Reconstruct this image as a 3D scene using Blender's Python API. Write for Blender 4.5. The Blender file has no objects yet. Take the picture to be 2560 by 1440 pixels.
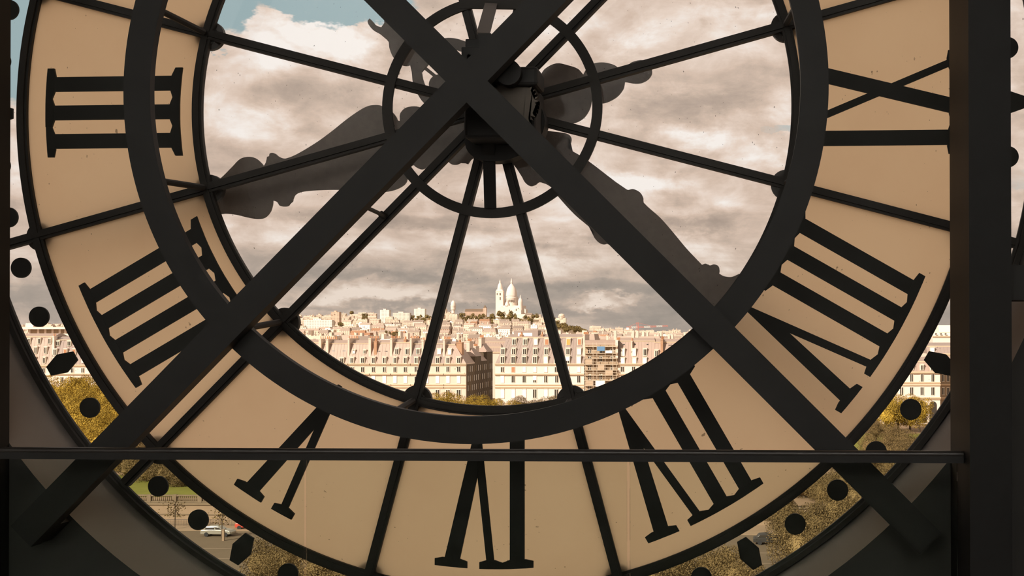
import bpy, math, random
import numpy as np
from mathutils import Matrix, Vector
from math import pi, sin, cos, radians

# ------------------------------------------------------------------ camera, sky, sun, exposure
sc = bpy.context.scene
COL = sc.collection
EYE = 1.62                       # eye height above the museum floor
ZC = EYE + 1.41935               # height of the clock's axis
CAM = Vector((1.53522, 0.0, EYE))
F = 2950.0                       # focal length in pixels of a 2560 wide frame
YAW, PITCH, ROLL = 0.0518903, 0.0082938, -0.0012488
PX, PY = 1280 + 406.94, 720 + 85.746
fw = Vector((-sin(YAW) * cos(PITCH), cos(YAW) * cos(PITCH), sin(PITCH)))
rt = Vector((cos(YAW), sin(YAW), 0))
up = rt.cross(fw)
rt, up = cos(ROLL) * rt + sin(ROLL) * up, -sin(ROLL) * rt + cos(ROLL) * up
cd = bpy.data.cameras.new('camera')
cam = bpy.data.objects.new('camera', cd)
COL.objects.link(cam)
cd.sensor_width = 36
cd.lens = F / 2560 * 36
cd.shift_x = -406.94 / 2560
cd.shift_y = 85.746 / 2560
cd.clip_start = 0.05
cd.clip_end = 9000
cam.matrix_world = Matrix(((rt.x, up.x, -fw.x, CAM.x), (rt.y, up.y, -fw.y, CAM.y), (rt.z, up.z, -fw.z, CAM.z), (0, 0, 0, 1)))
sc.camera = cam


def W(x, y, Y):
    """world point at distance Y in front of the camera seen at photograph pixel (x, y): used as a measuring aid"""
    d = fw + rt * ((x - PX) / F) - up * ((y - PY) / F)
    return CAM + d * (Y / d.y)


def Wx(x, Y, y=850):
    return W(x, y, Y).x


def Wz(y, Y, x=1300):
    return W(x, y, Y).z


sc.view_settings.view_transform = 'Standard'
sc.view_settings.look = 'None'
sc.view_settings.gamma = 1
sc.view_settings.use_curve_mapping = False
sc.view_settings.exposure = 0.0

world = bpy.data.worlds.new('sky')
sc.world = world
world.use_nodes = True
world.cycles.sampling_method = 'MANUAL'
world.cycles.sample_map_resolution = 256
NT = world.node_tree
NT.nodes.clear()


class NB:
    """tiny node builder"""
    def __init__(s, nt):
        s.nt = nt

    def n(s, t, **k):
        o = s.nt.nodes.new(t)
        for a, b in k.items():
            setattr(o, a, b)
        return o

    def put(s, sock, v):
        if v is None:
            return
        if isinstance(v, bpy.types.NodeSocket):
            s.nt.links.new(v, sock)
        else:
            if hasattr(sock.default_value, '__len__') and not isinstance(v, str):
                v = list(v)
                if len(sock.default_value) == 4 and len(v) == 3:
                    v = v + [1]
            sock.default_value = v

    def math(s, op, a, b=None, c=None, clamp=False):
        o = s.n('ShaderNodeMath', operation=op, use_clamp=clamp)
        for i, v in enumerate((a, b, c)):
            if v is not None:
                s.put(o.inputs[i], v)
        return o.outputs[0]

    def vmath(s, op, a, b=None):
        o = s.n('ShaderNodeVectorMath', operation=op)
        s.put(o.inputs[0], a)
        if b is not None:
            s.put(o.inputs[1], b)
        return o.outputs['Value'] if op in ('DOT_PRODUCT', 'DISTANCE', 'LENGTH') else o.outputs[0]

    def noise(s, vec, scale, detail=4, rough=.5, dist=0.0):
        o = s.n('ShaderNodeTexNoise')
        s.put(o.inputs['Vector'], vec)
        o.inputs['Scale'].default_value = scale
        o.inputs['Detail'].default_value = detail
        o.inputs['Roughness'].default_value = rough
        o.inputs['Distortion'].default_value = dist
        return o.outputs['Fac']

    def ramp(s, fac, stops, interp='LINEAR'):
        o = s.n('ShaderNodeValToRGB')
        s.put(o.inputs[0], fac)
        cr = o.color_ramp
        cr.interpolation = interp
        while len(cr.elements) < len(stops):
            cr.elements.new(.5)
        for e, (p, c) in zip(cr.elements, stops):
            e.position = p
            e.color = (c, c, c, 1) if not hasattr(c, '__len__') else (*c, 1)
        return o.outputs[0]

    def mix(s, fac, a, b, blend='MIX'):
        o = s.n('ShaderNodeMix', data_type='RGBA', blend_type=blend)
        s.put(o.inputs[0], fac)
        s.put(o.inputs[6], a)
        s.put(o.inputs[7], b)
        return o.outputs[2]

    def smooth(s, v, a, b):
        o = s.n('ShaderNodeMapRange', interpolation_type='SMOOTHSTEP')
        s.put(o.inputs[0], v)
        o.inputs[1].default_value = a
        o.inputs[2].default_value = b
        return o.outputs[0]


def sky():
    b = NB(NT)
    tc = b.n('ShaderNodeTexCoord').outputs['Generated']
    d = b.vmath('NORMALIZE', tc)
    sep = b.n('ShaderNodeSeparateXYZ')
    b.put(sep.inputs[0], d)
    z = sep.outputs[2]
    st = b.vmath('MULTIPLY', d, (1, 1, 2.0))
    n1 = b.noise(st, 8.5, 6, .60, .5)
    n2 = b.noise(b.vmath('ADD', b.vmath('MULTIPLY', d, (1, 1, 1.6)), (3.1, 1.7, .4)), 24, 5, .62, .4)
    n3 = b.noise(b.vmath('MULTIPLY', d, (1, 1, 7.5)), 6.0, 5, .58, .3)
    # the direction is warped a little so that the placed cloud masses get ragged edges
    wn = b.n('ShaderNodeTexNoise')
    b.put(wn.inputs['Vector'], st)
    wn.inputs['Scale'].default_value = 16
    wn.inputs['Detail'].default_value = 5
    wn.inputs['Roughness'].default_value = .65
    wv = b.vmath('MULTIPLY', b.vmath('SUBTRACT', wn.outputs['Color'], (.5, .5, .5)), (.075, .0, .042))
    dw = b.vmath('ADD', d, wv)

    def blob(px, py, ax, ay, hard=0.0):
        """soft elliptical weight around the sky direction seen at a pixel, sizes in radians"""
        c = (W(px, py, 1000) - CAM).normalized()
        k = b.vmath('LENGTH', b.vmath('MULTIPLY', b.vmath('SUBTRACT', dw, tuple(c)), (1 / ax, 1 / ax, 1 / ay)))
        return b.smooth(k, 1.0, hard)

    shade = b.math('ADD', b.math('MULTIPLY', n1, .55), b.math('MULTIPLY', n2, .42))
    hi = b.smooth(z, .06, .14)
    shade = b.math('ADD', shade, b.math('MULTIPLY', b.math('SUBTRACT', n3, .5), b.math('MULTIPLY_ADD', hi, -.25, .5)))
    shade = b.math('ADD', shade, b.math('MULTIPLY_ADD', hi, .05, .062))
    for (x, y, ax, ay, w) in CLOUDS:
        shade = b.math('ADD', shade, b.math('MULTIPLY', blob(x, y, ax, ay), w))
    shade = b.math('MULTIPLY_ADD', shade, 1.4, -.225)
    cloud = b.ramp(shade, ((.26, (.415, .325, .265)), (.42, (.53, .41, .33)), (.55, (.685, .525, .42)), (.68, (.82, .665, .56)), (.84, (.96, .89, .83))))
    # lower sky greyer and a little bluer
    low = b.ramp(shade, ((.26, (.35, .305, .262)), (.46, (.45, .375, .315)), (.60, (.62, .49, .395)), (.80, (.86, .73, .62))))
    cl = b.mix(b.smooth(z, .10, .03), cloud, low)
    # gaps of pale blue
    gap = b.math('MULTIPLY', b.smooth(z, .32, .5), b.smooth(n1, .50, .36))
    for (x, y, ax, ay, w) in BLUES:
        gap = b.math('ADD', gap, b.math('MULTIPLY', blob(x, y, ax, ay, .45), w))
    gap = b.math('ADD', gap, b.math('MULTIPLY', b.math('SUBTRACT', n2, .5), .5))
    col = b.mix(b.smooth(gap, .30, .66), cl, (.345, .45, .465))
    below = b.smooth(z, 0.0, -.02)
    col = b.mix(below, col, (.32, .26, .205))
    bg = b.n('ShaderNodeBackground')
    b.put(bg.inputs[0], col)
    bg.inputs[1].default_value = 1.0
    out = b.n('ShaderNodeOutputWorld')
    NT.links.new(bg.outputs[0], out.inputs[0])


# cloud masses: pixel of the photograph where each is seen, half sizes in radians, brighter (+) or greyer (-)
CLOUDS = ((720, 80, .075, .030, .20), (640, 150, .05, .03, .10), (880, 130, .05, .025, .16), (930, 70, .035, .02, .12), (610, 320, .05, .022, .20), (700, 290, .03, .015, .10), (860, 110, .03, .02, .06),
          (1760, 350, .06, .014, .22), (1900, 390, .05, .014, .16), (1600, 100, .05, .018, .12), (1420, 60, .05, .018, .12), (1860, 30, .06, .012, .10), (1640, 470, .075, .014, .16), (1500, 460, .05, .012, .10), (1830, 500, .04, .012, .10),
          (1490, 755, .035, .007, .26), (1590, 740, .03, .004, .14), (1000, 730, .07, .010, .14), (860, 735, .05, .008, .10), (1240, 450, .06, .018, .13), (1150, 600, .08, .010, .10), (700, 580, .06, .014, .12), (900, 620, .06, .010, .08), (1400, 660, .07, .010, .13), (1700, 620, .05, .016, .13), (560, 230, .03, .02, .08),
          (1760, 260, .085, .020, -.17), (1640, 300, .05, .010, -.08), (1700, 560, .085, .012, -.20), (1500, 590, .06, .008, -.10), (800, 250, .07, .020, -.10), (760, 210, .05, .016, -.10), (1900, 170, .05, .02, -.06), (1450, 720, .10, .008, -.16), (1350, 620, .05, .006, -.08), (820, 680, .10, .008, -.16), (1100, 690, .09, .007, -.14),
          (1000, 560, .08, .010, -.12), (1600, 790, .10, .012, -.12), (900, 765, .10, .007, -.16), (1150, 760, .10, .007, -.12), (1350, 770, .08, .010, -.10), (800, 540, .05, .010, -.08), (1200, 520, .06, .010, -.10), (980, 300, .04, .012, -.06))
BLUES = ((550, -10, .036, .036, 1.0), (840, -8, .075, .026, 1.1), (760, 0, .03, .012, .6), (540, 130, .012, .006, .55), (45, 110, .05, .055, 1.0), (2555, 450, .025, .015, .42), (1955, 335, .022, .006, .45), (690, 180, .02, .006, .3))


sky()
sl = bpy.data.lights.new('sun', 'SUN')
sl.energy = 6.6
sl.color = (1.0, .87, .74)
sl.angle = radians(.6)
so = bpy.data.objects.new('sun', sl)
COL.objects.link(so)
sd = Vector((.50, .72, -.52)).normalized()          # low afternoon sun behind the left shoulder
so.rotation_euler = sd.to_track_quat('-Z', 'Y').to_euler()

# ------------------------------------------------------------------ helpers
MATS = {}


def mat(name, col, rough=.6, metal=0.0, var=.0, scale=4.0, spec=.3, coord='Object', bump=0.0, isl=0.0, obr=0.0, dark=None):
    if name in MATS:
        return MATS[name]
    m = bpy.data.materials.new(name)
    m.use_nodes = True
    b = NB(m.node_tree)
    p = m.node_tree.nodes['Principled BSDF']
    p.inputs['Roughness'].default_value = rough
    p.inputs['Metallic'].default_value = metal
    p.inputs['Specular IOR Level'].default_value = spec
    c = tuple(col)
    tc = b.n('ShaderNodeTexCoord').outputs[coord]
    nz = b.noise(tc, scale, 5, .6)
    v = b.math('MULTIPLY_ADD', b.math('SUBTRACT', nz, .5), 2 * var, 1.0)
    if isl:
        r = b.n('ShaderNodeNewGeometry').outputs['Random Per Island']
        v = b.math('MULTIPLY', v, b.math('MULTIPLY_ADD', r, 2 * isl, 1 - isl))
    if obr:
        r = b.n('ShaderNodeObjectInfo').outputs['Random']
        v = b.math('MULTIPLY', v, b.math('MULTIPLY_ADD', r, 2 * obr, 1 - obr))
    vv = b.n('ShaderNodeCombineXYZ')
    for i in range(3):
        b.put(vv.inputs[i], v)
    cc = b.mix(1.0, c, vv.outputs[0], 'MULTIPLY')
    b.put(p.inputs['Base Color'], cc)
    if bump:
        bm = b.n('ShaderNodeBump')
        bm.inputs['Strength'].default_value = bump
        bm.inputs['Distance'].default_value = .02
        b.put(bm.inputs['Height'], nz)
        b.put(p.inputs['Normal'], bm.outputs[0])
    MATS[name] = m
    return m


def house_mat(name, col):
    """pale render with a regular grid of small dark windows, for houses too far away to pick the windows apart"""
    m = bpy.data.materials.new(name)
    m.use_nodes = True
    b = NB(m.node_tree)
    p = m.node_tree.nodes['Principled BSDF']
    p.inputs['Roughness'].default_value = .8
    tc = b.n('ShaderNodeTexCoord').outputs['Object']
    sp = b.n('ShaderNodeSeparateXYZ')
    b.put(sp.inputs[0], tc)
    u = b.math('ADD', sp.outputs[0], sp.outputs[1])
    fu = b.math('FRACT', b.math('MULTIPLY', u, 1 / 3.3))
    fz = b.math('FRACT', b.math('MULTIPLY', sp.outputs[2], 1 / 3.2))
    mu = b.math('LESS_THAN', b.math('ABSOLUTE', b.math('SUBTRACT', fu, .5)), .17)
    mz = b.math('LESS_THAN', b.math('ABSOLUTE', b.math('SUBTRACT', fz, .5)), .27)
    w = b.math('MULTIPLY', b.math('MULTIPLY', mu, mz), .72)
    r = b.n('ShaderNodeObjectInfo').outputs['Random']
    k = b.math('MULTIPLY_ADD', r, .5, .72)
    vv = b.n('ShaderNodeCombineXYZ')
    for i in range(3):
        b.put(vv.inputs[i], k)
    c = b.mix(1, col, vv.outputs[0], 'MULTIPLY')
    b.put(p.inputs['Base Color'], b.mix(w, c, (.10, .075, .055)))
    MATS[name] = m
    return m


def shader_mat(name, fn):
    m = bpy.data.materials.new(name)
    m.use_nodes = True
    m.node_tree.nodes.clear()
    b = NB(m.node_tree)
    s = fn(b)
    m.use_transparent_shadow = True
    o = b.n('ShaderNodeOutputMaterial')
    m.node_tree.links.new(s, o.inputs[0])
    MATS[name] = m
    return m


def specks(b, sc_, thr, seed=0.0):
    """small irregular dirt flecks: 0 clean .. 1 fleck"""
    tc = b.vmath('ADD', b.n('ShaderNodeTexCoord').outputs['Object'], (seed, seed * .7, seed * 1.3))
    wv = b.vmath('MULTIPLY', tc, (1, 1, .55))
    v = b.n('ShaderNodeTexVoronoi')
    b.put(v.inputs['Vector'], wv)
    v.inputs['Scale'].default_value = sc_
    v.inputs['Randomness'].default_value = 1
    n = b.noise(tc, 2.1, 3, .6)
    n2 = b.noise(tc, 60, 3, .7)
    rad = b.math('MULTIPLY', b.math('MULTIPLY', b.smooth(n, .42, .72), n2), thr)
    return b.smooth(b.math('SUBTRACT', v.outputs['Distance'], rad), .006, -.012)


def clear_glass(b):
    s = specks(b, 16, .25)
    s2 = specks(b, 38, .22, 4.4)
    s = b.math('MAXIMUM', s, s2)
    t = b.n('ShaderNodeBsdfTransparent')
    t.inputs[0].default_value = (.955, .955, .955, 1)
    g = b.n('ShaderNodeBsdfGlossy')
    g.inputs['Roughness'].default_value = .02
    g.inputs[0].default_value = (1, 1, 1, 1)
    fr = b.n('ShaderNodeFresnel')
    fr.inputs[0].default_value = 1.25
    m1 = b.n('ShaderNodeMixShader')
    b.put(m1.inputs[0], fr.outputs[0])
    b.nt.links.new(t.outputs[0], m1.inputs[1])
    b.nt.links.new(g.outputs[0], m1.inputs[2])
    df = b.n('ShaderNodeBsdfDiffuse')
    df.inputs[0].default_value = (.10, .075, .05, 1)
    m2 = b.n('ShaderNodeMixShader')
    b.put(m2.inputs[0], b.math('MULTIPLY', s, .6))
    b.nt.links.new(m1.outputs[0], m2.inputs[1])
    b.nt.links.new(df.outputs[0], m2.inputs[2])
    return m2.outputs[0]


def milk_glass(b):
    s = b.math('MAXIMUM', specks(b, 13, .30, 2.0), specks(b, 34, .22, 7.7))
    tc = b.n('ShaderNodeTexCoord').outputs['Object']
    n = b.noise(tc, 1.3, 5, .6)
    c = b.mix(b.smooth(n, .3, .7), (.89, .68, .455), (.93, .73, .495))
    c = b.mix(b.math('MULTIPLY', s, .7), c, (.16, .11, .06))
    t = b.n('ShaderNodeBsdfTranslucent')
    b.put(t.inputs[0], c)
    df = b.n('ShaderNodeBsdfDiffuse')
    b.put(df.inputs[0], b.mix(.5, c, (.10, .08, .06)))
    m1 = b.n('ShaderNodeMixShader')
    m1.inputs[0].default_value = .12
    b.nt.links.new(t.outputs[0], m1.inputs[1])
    b.nt.links.new(df.outputs[0], m1.inputs[2])
    return m1.outputs[0]


def guard_glass(b):
    s = specks(b, 9, .12, 9.1)
    t = b.n('ShaderNodeBsdfTransparent')
    t.inputs[0].default_value = (.928, .952, .925, 1)
    g = b.n('ShaderNodeBsdfGlossy')
    g.inputs['Roughness'].default_value = .03
    fr = b.n('ShaderNodeFresnel')
    fr.inputs[0].default_value = 1.05
    m1 = b.n('ShaderNodeMixShader')
    b.put(m1.inputs[0], fr.outputs[0])
    b.nt.links.new(t.outputs[0], m1.inputs[1])
    b.nt.links.new(g.outputs[0], m1.inputs[2])
    df = b.n('ShaderNodeBsdfDiffuse')
    df.inputs[0].default_value = (.4, .38, .33, 1)
    m2 = b.n('ShaderNodeMixShader')
    b.put(m2.inputs[0], b.math('MULTIPLY', s, .15))
    b.nt.links.new(m1.outputs[0], m2.inputs[1])
    b.nt.links.new(df.outputs[0], m2.inputs[2])
    return m2.outputs[0]


CLEAR = shader_mat('clear_glass', clear_glass)
MILK = shader_mat('milk_glass', milk_glass)
GUARD = shader_mat('guard_glass', guard_glass)
STEEL = mat('painted_steel', (.027, .0265, .0255), .6, 0, .15, 6, .25, bump=.05)
IRON = mat('dark_iron', (.031, .028, .024), .6, 0, .2, 9, .25, bump=.1)
BLACK = mat('black_numeral', (.030, .030, .027), .7, 0, .12, 12, .2)
HAND = mat('hand_metal', (.15, .13, .115), .7, 0, .25, 18, .2, bump=.15)
BRASS = mat('motor_housing', (.09, .075, .06), .5, .2, .15, 10)
COLM = mat('column_paint', (.018, .018, .0175), .6, 0, .15, 6, .2)
PLASTER = mat('grey_plaster', (.34, .30, .27), .8, 0, .10, 1.4, .2)
DARKWALL = mat('dark_wall', (.058, .0565, .054), .8, 0, .12, 2.5, .2)
WOOD = mat('floor_boards', (.11, .075, .05), .5, 0, .3, 3)


def lk(o, parent=None, **k):
    COL.objects.link(o)
    if parent is not None:
        o.parent = parent
    for a, v in k.items():
        o[a] = v
    return o


def tag(o, label=None, category=None, group=None, kind=None):
    for a, v in (('label', label), ('category', category), ('group', group), ('kind', kind)):
        if v:
            o[a] = v
    return o


def empty(name, loc, label=None, category=None, group=None, kind=None, rz=0):
    o = bpy.data.objects.new(name, None)
    o.empty_display_size = .2
    o.location = loc
    o.rotation_euler = (0, 0, rz)
    COL.objects.link(o)
    return tag(o, label, category, group, kind)


class MB:
    """collects faces of one mesh; points are world coordinates unless an origin is subtracted at build"""
    def __init__(s):
        s.v, s.f, s.mi = [], [], []

    def face(s, pts, mi=0):
        i = len(s.v)
        s.v += [tuple(p) for p in pts]
        s.f.append(tuple(range(i, i + len(pts))))
        s.mi.append(mi)

    def add(s, vs, fs, mi=0):
        i = len(s.v)
        s.v += [tuple(p) for p in vs]
        for f in fs:
            s.f.append(tuple(i + j for j in f))
            s.mi.append(mi)

    def box(s, a, b, mi=0):
        (x0, y0, z0), (x1, y1, z1) = a, b
        s.add([(x0, y0, z0), (x1, y0, z0), (x1, y1, z0), (x0, y1, z0), (x0, y0, z1), (x1, y0, z1), (x1, y1, z1), (x0, y1, z1)],
              [(0, 3, 2, 1), (4, 5, 6, 7), (0, 1, 5, 4), (1, 2, 6, 5), (2, 3, 7, 6), (3, 0, 4, 7)], mi)
        return s

    def bar(s, p, q, w, h, n=None, mi=0):
        """rectangular bar from p to q; n: direction of the thickness h"""
        p, q = Vector(p), Vector(q)
        d = (q - p).normalized()
        n = Vector(n) if n is not None else (Vector((0, 0, 1)) if abs(d.z) < .9 else Vector((0, 1, 0)))
        t = d.cross(n).normalized()
        n = t.cross(d).normalized()
        c = []
        for e in (p, q):
            for a, b in ((-1, -1), (1, -1), (1, 1), (-1, 1)):
                c.append(e + t * (a * w / 2) + n * (b * h / 2))
        s.add(c, [(0, 1, 2, 3), (7, 6, 5, 4), (0, 4, 5, 1), (1, 5, 6, 2), (2, 6, 7, 3), (3, 7, 4, 0)], mi)
        return s

    def tube(s, p, q, r, n=10, r2=None, mi=0, cap=True):
        p, q = Vector(p), Vector(q)
        r2 = r if r2 is None else r2
        d = (q - p).normalized()
        a = d.orthogonal().normalized()
        b = d.cross(a)
        c = [p + (a * cos(2 * pi * i / n) + b * sin(2 * pi * i / n)) * r for i in range(n)] + \
            [q + (a * cos(2 * pi * i / n) + b * sin(2 * pi * i / n)) * r2 for i in range(n)]
        fs = [(i, (i + 1) % n, n + (i + 1) % n, n + i) for i in range(n)]
        if cap:
            fs += [tuple(range(n - 1, -1, -1)), tuple(range(n, 2 * n))]
        s.add(c, fs, mi)
        return s

    def prism(s, poly, y0, y1, mi=0):
        """polygon of (x, z) points, extruded along Y from y0 to y1"""
        n = len(poly)
        ar = sum(poly[i][0] * poly[(i + 1) % n][1] - poly[(i + 1) % n][0] * poly[i][1] for i in range(n))
        if ar < 0:
            poly = poly[::-1]
        c = [(x, y0, z) for x, z in poly] + [(x, y1, z) for x, z in poly]
        s.add(c, [tuple(range(n)), tuple(range(2 * n - 1, n - 1, -1))] + [(i, i + n, (i + 1) % n + n, (i + 1) % n) for i in range(n)], mi)
        return s

    def lathe(s, prof, n=24, c=(0, 0, 0), mi=0, sq=None):
        """prof: (r, z) from bottom to top about a vertical axis"""
        i0 = len(s.v)
        m = len(prof)
        for r, z in prof:
            for i in range(n):
                a = 2 * pi * i / n + (pi / n if sq else 0)
                s.v.append((c[0] + r * cos(a), c[1] + r * sin(a), c[2] + z))
        for k in range(m - 1):
            for i in range(n):
                s.f.append((i0 + k * n + i, i0 + k * n + (i + 1) % n, i0 + (k + 1) * n + (i + 1) % n, i0 + (k + 1) * n + i))
                s.mi.append(mi)
        s.f.append(tuple(i0 + (m - 1) * n + i for i in range(n)))
        s.mi.append(mi)
        return s

    def ring(s, prof, n=192, mi=0, cx=0.0, cz=ZC):
        """closed profile of (r, y) swept about the clock's axis"""
        i0 = len(s.v)
        m = len(prof)
        for i in range(n):
            a = 2 * pi * i / n
            for r, y in prof:
                s.v.append((cx + r * cos(a), y, cz + r * sin(a)))
        for i in range(n):
            for k in range(m):
                j, kk = (i + 1) % n, (k + 1) % m
                s.f.append((i0 + i * m + k, i0 + j * m + k, i0 + j * m + kk, i0 + i * m + kk))
                s.mi.append(mi)
        return s

    def mesh(s, name, mats, origin=(0, 0, 0), smooth=False):
        me = bpy.data.meshes.new(name)
        o = Vector(origin)
        me.from_pydata([(x - o.x, y - o.y, z - o.z) for x, y, z in s.v], [], s.f)
        for m in (mats if isinstance(mats, (list, tuple)) else [mats]):
            me.materials.append(m)
        if any(s.mi):
            me.polygons.foreach_set('material_index', s.mi)
        if smooth:
            me.polygons.foreach_set('use_smooth', [True] * len(s.f))
            me.update()
            try:
                me.set_sharp_from_angle(angle=radians(35))
            except Exception:
                pass
        me.update()
        return me

    def build(s, name, mats, parent=None, origin=None, smooth=False, **k):
        """links one mesh object; origin: world origin (a parent's location is taken into account)"""
        po = Vector(parent_world(parent)) if parent is not None else Vector((0, 0, 0))
        og = Vector(origin) if origin is not None else po
        o = bpy.data.objects.new(name, s.mesh(name, mats, og, smooth))
        o.location = og - po
        return lk(o, parent, **k)


def parent_world(o):
    v = Vector((0, 0, 0))
    while o is not None:
        v += o.location
        o = o.parent
    return v


def put(name, me, parent, loc, scale=None, rz=0):
    """another object sharing mesh me; loc in world coordinates"""
    o = bpy.data.objects.new(name, me)
    o.location = Vector(loc) - (parent_world(parent) if parent is not None else Vector((0, 0, 0)))
    if scale is not None:
        o.scale = scale
    o.rotation_euler = (0, 0, rz)
    return lk(o, parent)


def pol(r, deg, y):
    return Vector((r * cos(radians(deg)), y, ZC + r * sin(radians(deg))))


# ------------------------------------------------------------------ the room
WIN = 6.86          # inner face of the clock wall
RW = 3.50           # radius of the round opening at the inner face
RX0, RX1, RY0, RZ1 = -9.0, 9.0, -6.0, 8.6


def wall_front():
    m = MB()
    n = 160

    def rim(y, r):
        return [(r * cos(2 * pi * i / n), y, ZC + r * sin(2 * pi * i / n)) for i in range(n)]

    def rect(y, x0, x1, z0, z1):
        out = []
        for i in range(n):
            a = 2 * pi * i / n
            dx, dz = cos(a), sin(a)
            t = min(((x1 if dx > 0 else x0) / dx) if abs(dx) > 1e-6 else 1e9, (((z1 if dz > 0 else z0) - ZC) / dz) if abs(dz) > 1e-6 else 1e9)
            out.append((dx * t, y, ZC + dz * t))
        return out
    a, b = rim(WIN, RW), rect(WIN, RX0, RX1, 0, RZ1)
    c, d = rim(7.46, 3.425), rect(7.46, RX0, RX1, 0, RZ1)
    for i in range(n):
        j = (i + 1) % n
        m.face([a[i], a[j], b[j], b[i]])
        m.face([c[j], c[i], d[i], d[j]])
        m.face([b[i], b[j], d[j], d[i]])
    w = m.build('wall_front', DARKWALL)
    tag(w, 'dark inner wall with a huge round opening around the clock', 'wall', kind='structure')
    m = MB()
    # splayed plaster lining of the opening
    for i in range(n):
        j = (i + 1) % n
        m.face([a[j], a[i], c[i], c[j]])
    m.build('reveal', PLASTER, w, smooth=True, label='grey plaster lining of the round opening')
    # thin raised rim at the inner edge
    return w


wall_front()
fl = MB()
fl.box((RX0, RY0, -.3), (RX1, 7.46, 0)).build('floor', WOOD, kind='structure', label='dark wooden floor of the museum room', category='floor')
MB().box((RX0, RY0, RZ1), (RX1, 7.46, RZ1 + .3)).build('ceiling', DARKWALL, kind='structure', label='dark ceiling of the museum room', category='ceiling')
MB().box((RX0 - .3, RY0, 0), (RX0, 7.46, RZ1)).build('wall_left', PLASTER, kind='structure', label='plain wall left of the clock wall', category='wall')
MB().box((RX1, RY0, 0), (RX1 + .3, 7.46, RZ1)).build('wall_right', PLASTER, kind='structure', label='plain wall right of the clock wall', category='wall')
MB().box((RX0, RY0 - .3, 0), (RX1, RY0, RZ1)).build('wall_back', mat('gallery_white', (.62, .59, .55), .8, 0, .05, 1), kind='structure', label='plain wall behind the viewer', category='wall')

# added fill lamps, unseen behind the viewer, to lift the dark interior
for i, x in enumerate((-5.0, 0.0, 5.0)):
    t = empty('fill_lamp', (x, -3.0, RZ1), 'white box fill lamp added out of view behind the viewer', 'lamp', 'added fill lamps behind the viewer')
    MB().box((x - .6, -3.25, RZ1 - .12), (x + .6, -2.75, RZ1)).build('housing', mat('fill_lamp_white', (.7, .7, .68), .5), t)
    ld = bpy.data.lights.new('fill_light', 'AREA')
    ld.shape = 'RECTANGLE'
    ld.size, ld.size_y = 1.1, .45
    ld.energy = 960
    ld.color = (1.0, .98, .95)
    lo = bpy.data.objects.new('fill_light', ld)
    lo.location = (0, 0, -.14)
    lo.rotation_euler = (radians(-62), 0, 0)     # washes the pale wall behind the viewer
    lk(lo, t)

# ------------------------------------------------------------------ the clock
YG = 7.40            # glass plane
R1I, R1O, R2I, R2O, R3 = 1.883, 1.946, 3.037, 3.105, 3.3705
RF = 3.43
clock = empty('clock', (0, YG, ZC), 'giant round iron framed clock seen from behind, with roman numerals on milky glass', 'clock')


def ringpart(name, r0, r1, yin, yout, lip=.0, label=None):
    m = MB()
    w = r1 - r0
    prof = [(r0, YG - .012), (r0, yin + .012), (r0 + .25 * w, yin + .012), (r0 + .25 * w, yin), (r1 - .25 * w, yin), (r1 - .25 * w, yin + .012), (r1, yin + .012), (r1, YG - .012),
            (r1, YG + .012), (r1 - .01, yout), (r0 + .01, yout), (r0, YG + .012)]
    m.ring(prof, 240)
    o = m.build(name, IRON, clock)
    if label:
        o['label'] = label
    return o


ringpart('inner_dial_ring', R1I, R1O, YG - .034, YG + .022, label='iron ring around the clear middle panes')
ringpart('outer_dial_ring', R2I, R2O, YG - .034, YG + .022, label='iron ring between numerals and minute track')
m = MB()
m.ring([(R3, YG - .004), (R3, YG - .026), (R3 + .018, YG - .030), (R3 + .020, YG - .060), (RF - .008, YG - .060), (RF, YG - .03), (RF, YG + .03), (R3 + .03, YG + .03), (R3 + .03, YG + .004)], 240)
m.build('dial_frame', IRON, clock, label='outermost iron frame ring of the clock')
# ring around the hub, flat bar with a straight top chord
m = MB()
m.ring([(.637, YG - .05), (.700, YG - .05), (.700, YG - .03), (.637, YG - .03)], 120)
m.build('hub_ring', IRON, clock, label='small iron ring around the clock motor')
# radial glazing bars, one object each, sharing a mesh
bar = MB()
bw = .062
bar.box((.10, -.028, -bw / 2), (R3, .022, bw / 2))
bar.box((.10, -.040, -bw * .22), (R3, -.028, bw * .22))
bme = bar.mesh('glazing_bar', IRON)
for k in range(12):
    o = bpy.data.objects.new('glazing_bar', bme)
    o.rotation_euler = (0, -radians(15 + 30 * k), 0)
    lk(o, clock)
# round bosses on the outer side where the bars cross the rings
bs = MB()
bs.tube((0, .033, 0), (0, .07, 0), .094, 32)
bs.tube((0, .016, 0), (0, .033, 0), .06, 20)
bsme = bs.mesh('boss', IRON)
for k in range(12):
    for r in ((R1I + R1O) / 2, (R2I + R2O) / 2):
        a = radians(15 + 30 * k)
        o = bpy.data.objects.new('boss', bsme)
        o.location = (r * cos(a), -.015, r * sin(a))
        lk(o, clock)


def sector(r0, r1, y, n=12):
    mb = MB()
    g = .010
    pts0, pts1 = [], []
    for i in range(n + 1):
        a = radians(-15 + 30 * i / n)
        pts0.append((r0 * cos(a), y, r0 * sin(a)))
        pts1.append((r1 * cos(a), y, r1 * sin(a)))
    for i in range(n):
        mb.face([pts0[i], pts1[i], pts1[i + 1], pts0[i + 1]])
    return mb


pc = sector(.12, R1I + .01, 0).mesh('clear_pane', CLEAR)
pm = sector(R1O - .01, R2I + .01, 0, 16).mesh('milky_pane', MILK)
pt = sector(R2O - .01, R3 + .01, 0, 16).mesh('minute_pane', CLEAR)
for k in range(12):
    for nm, me in (('clear_pane', pc), ('milky_pane', pm), ('minute_pane', pt)):
        o = bpy.data.objects.new(nm, me)
        o.rotation_euler = (0, -radians(30 * k), 0)
        lk(o, clock)

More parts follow.
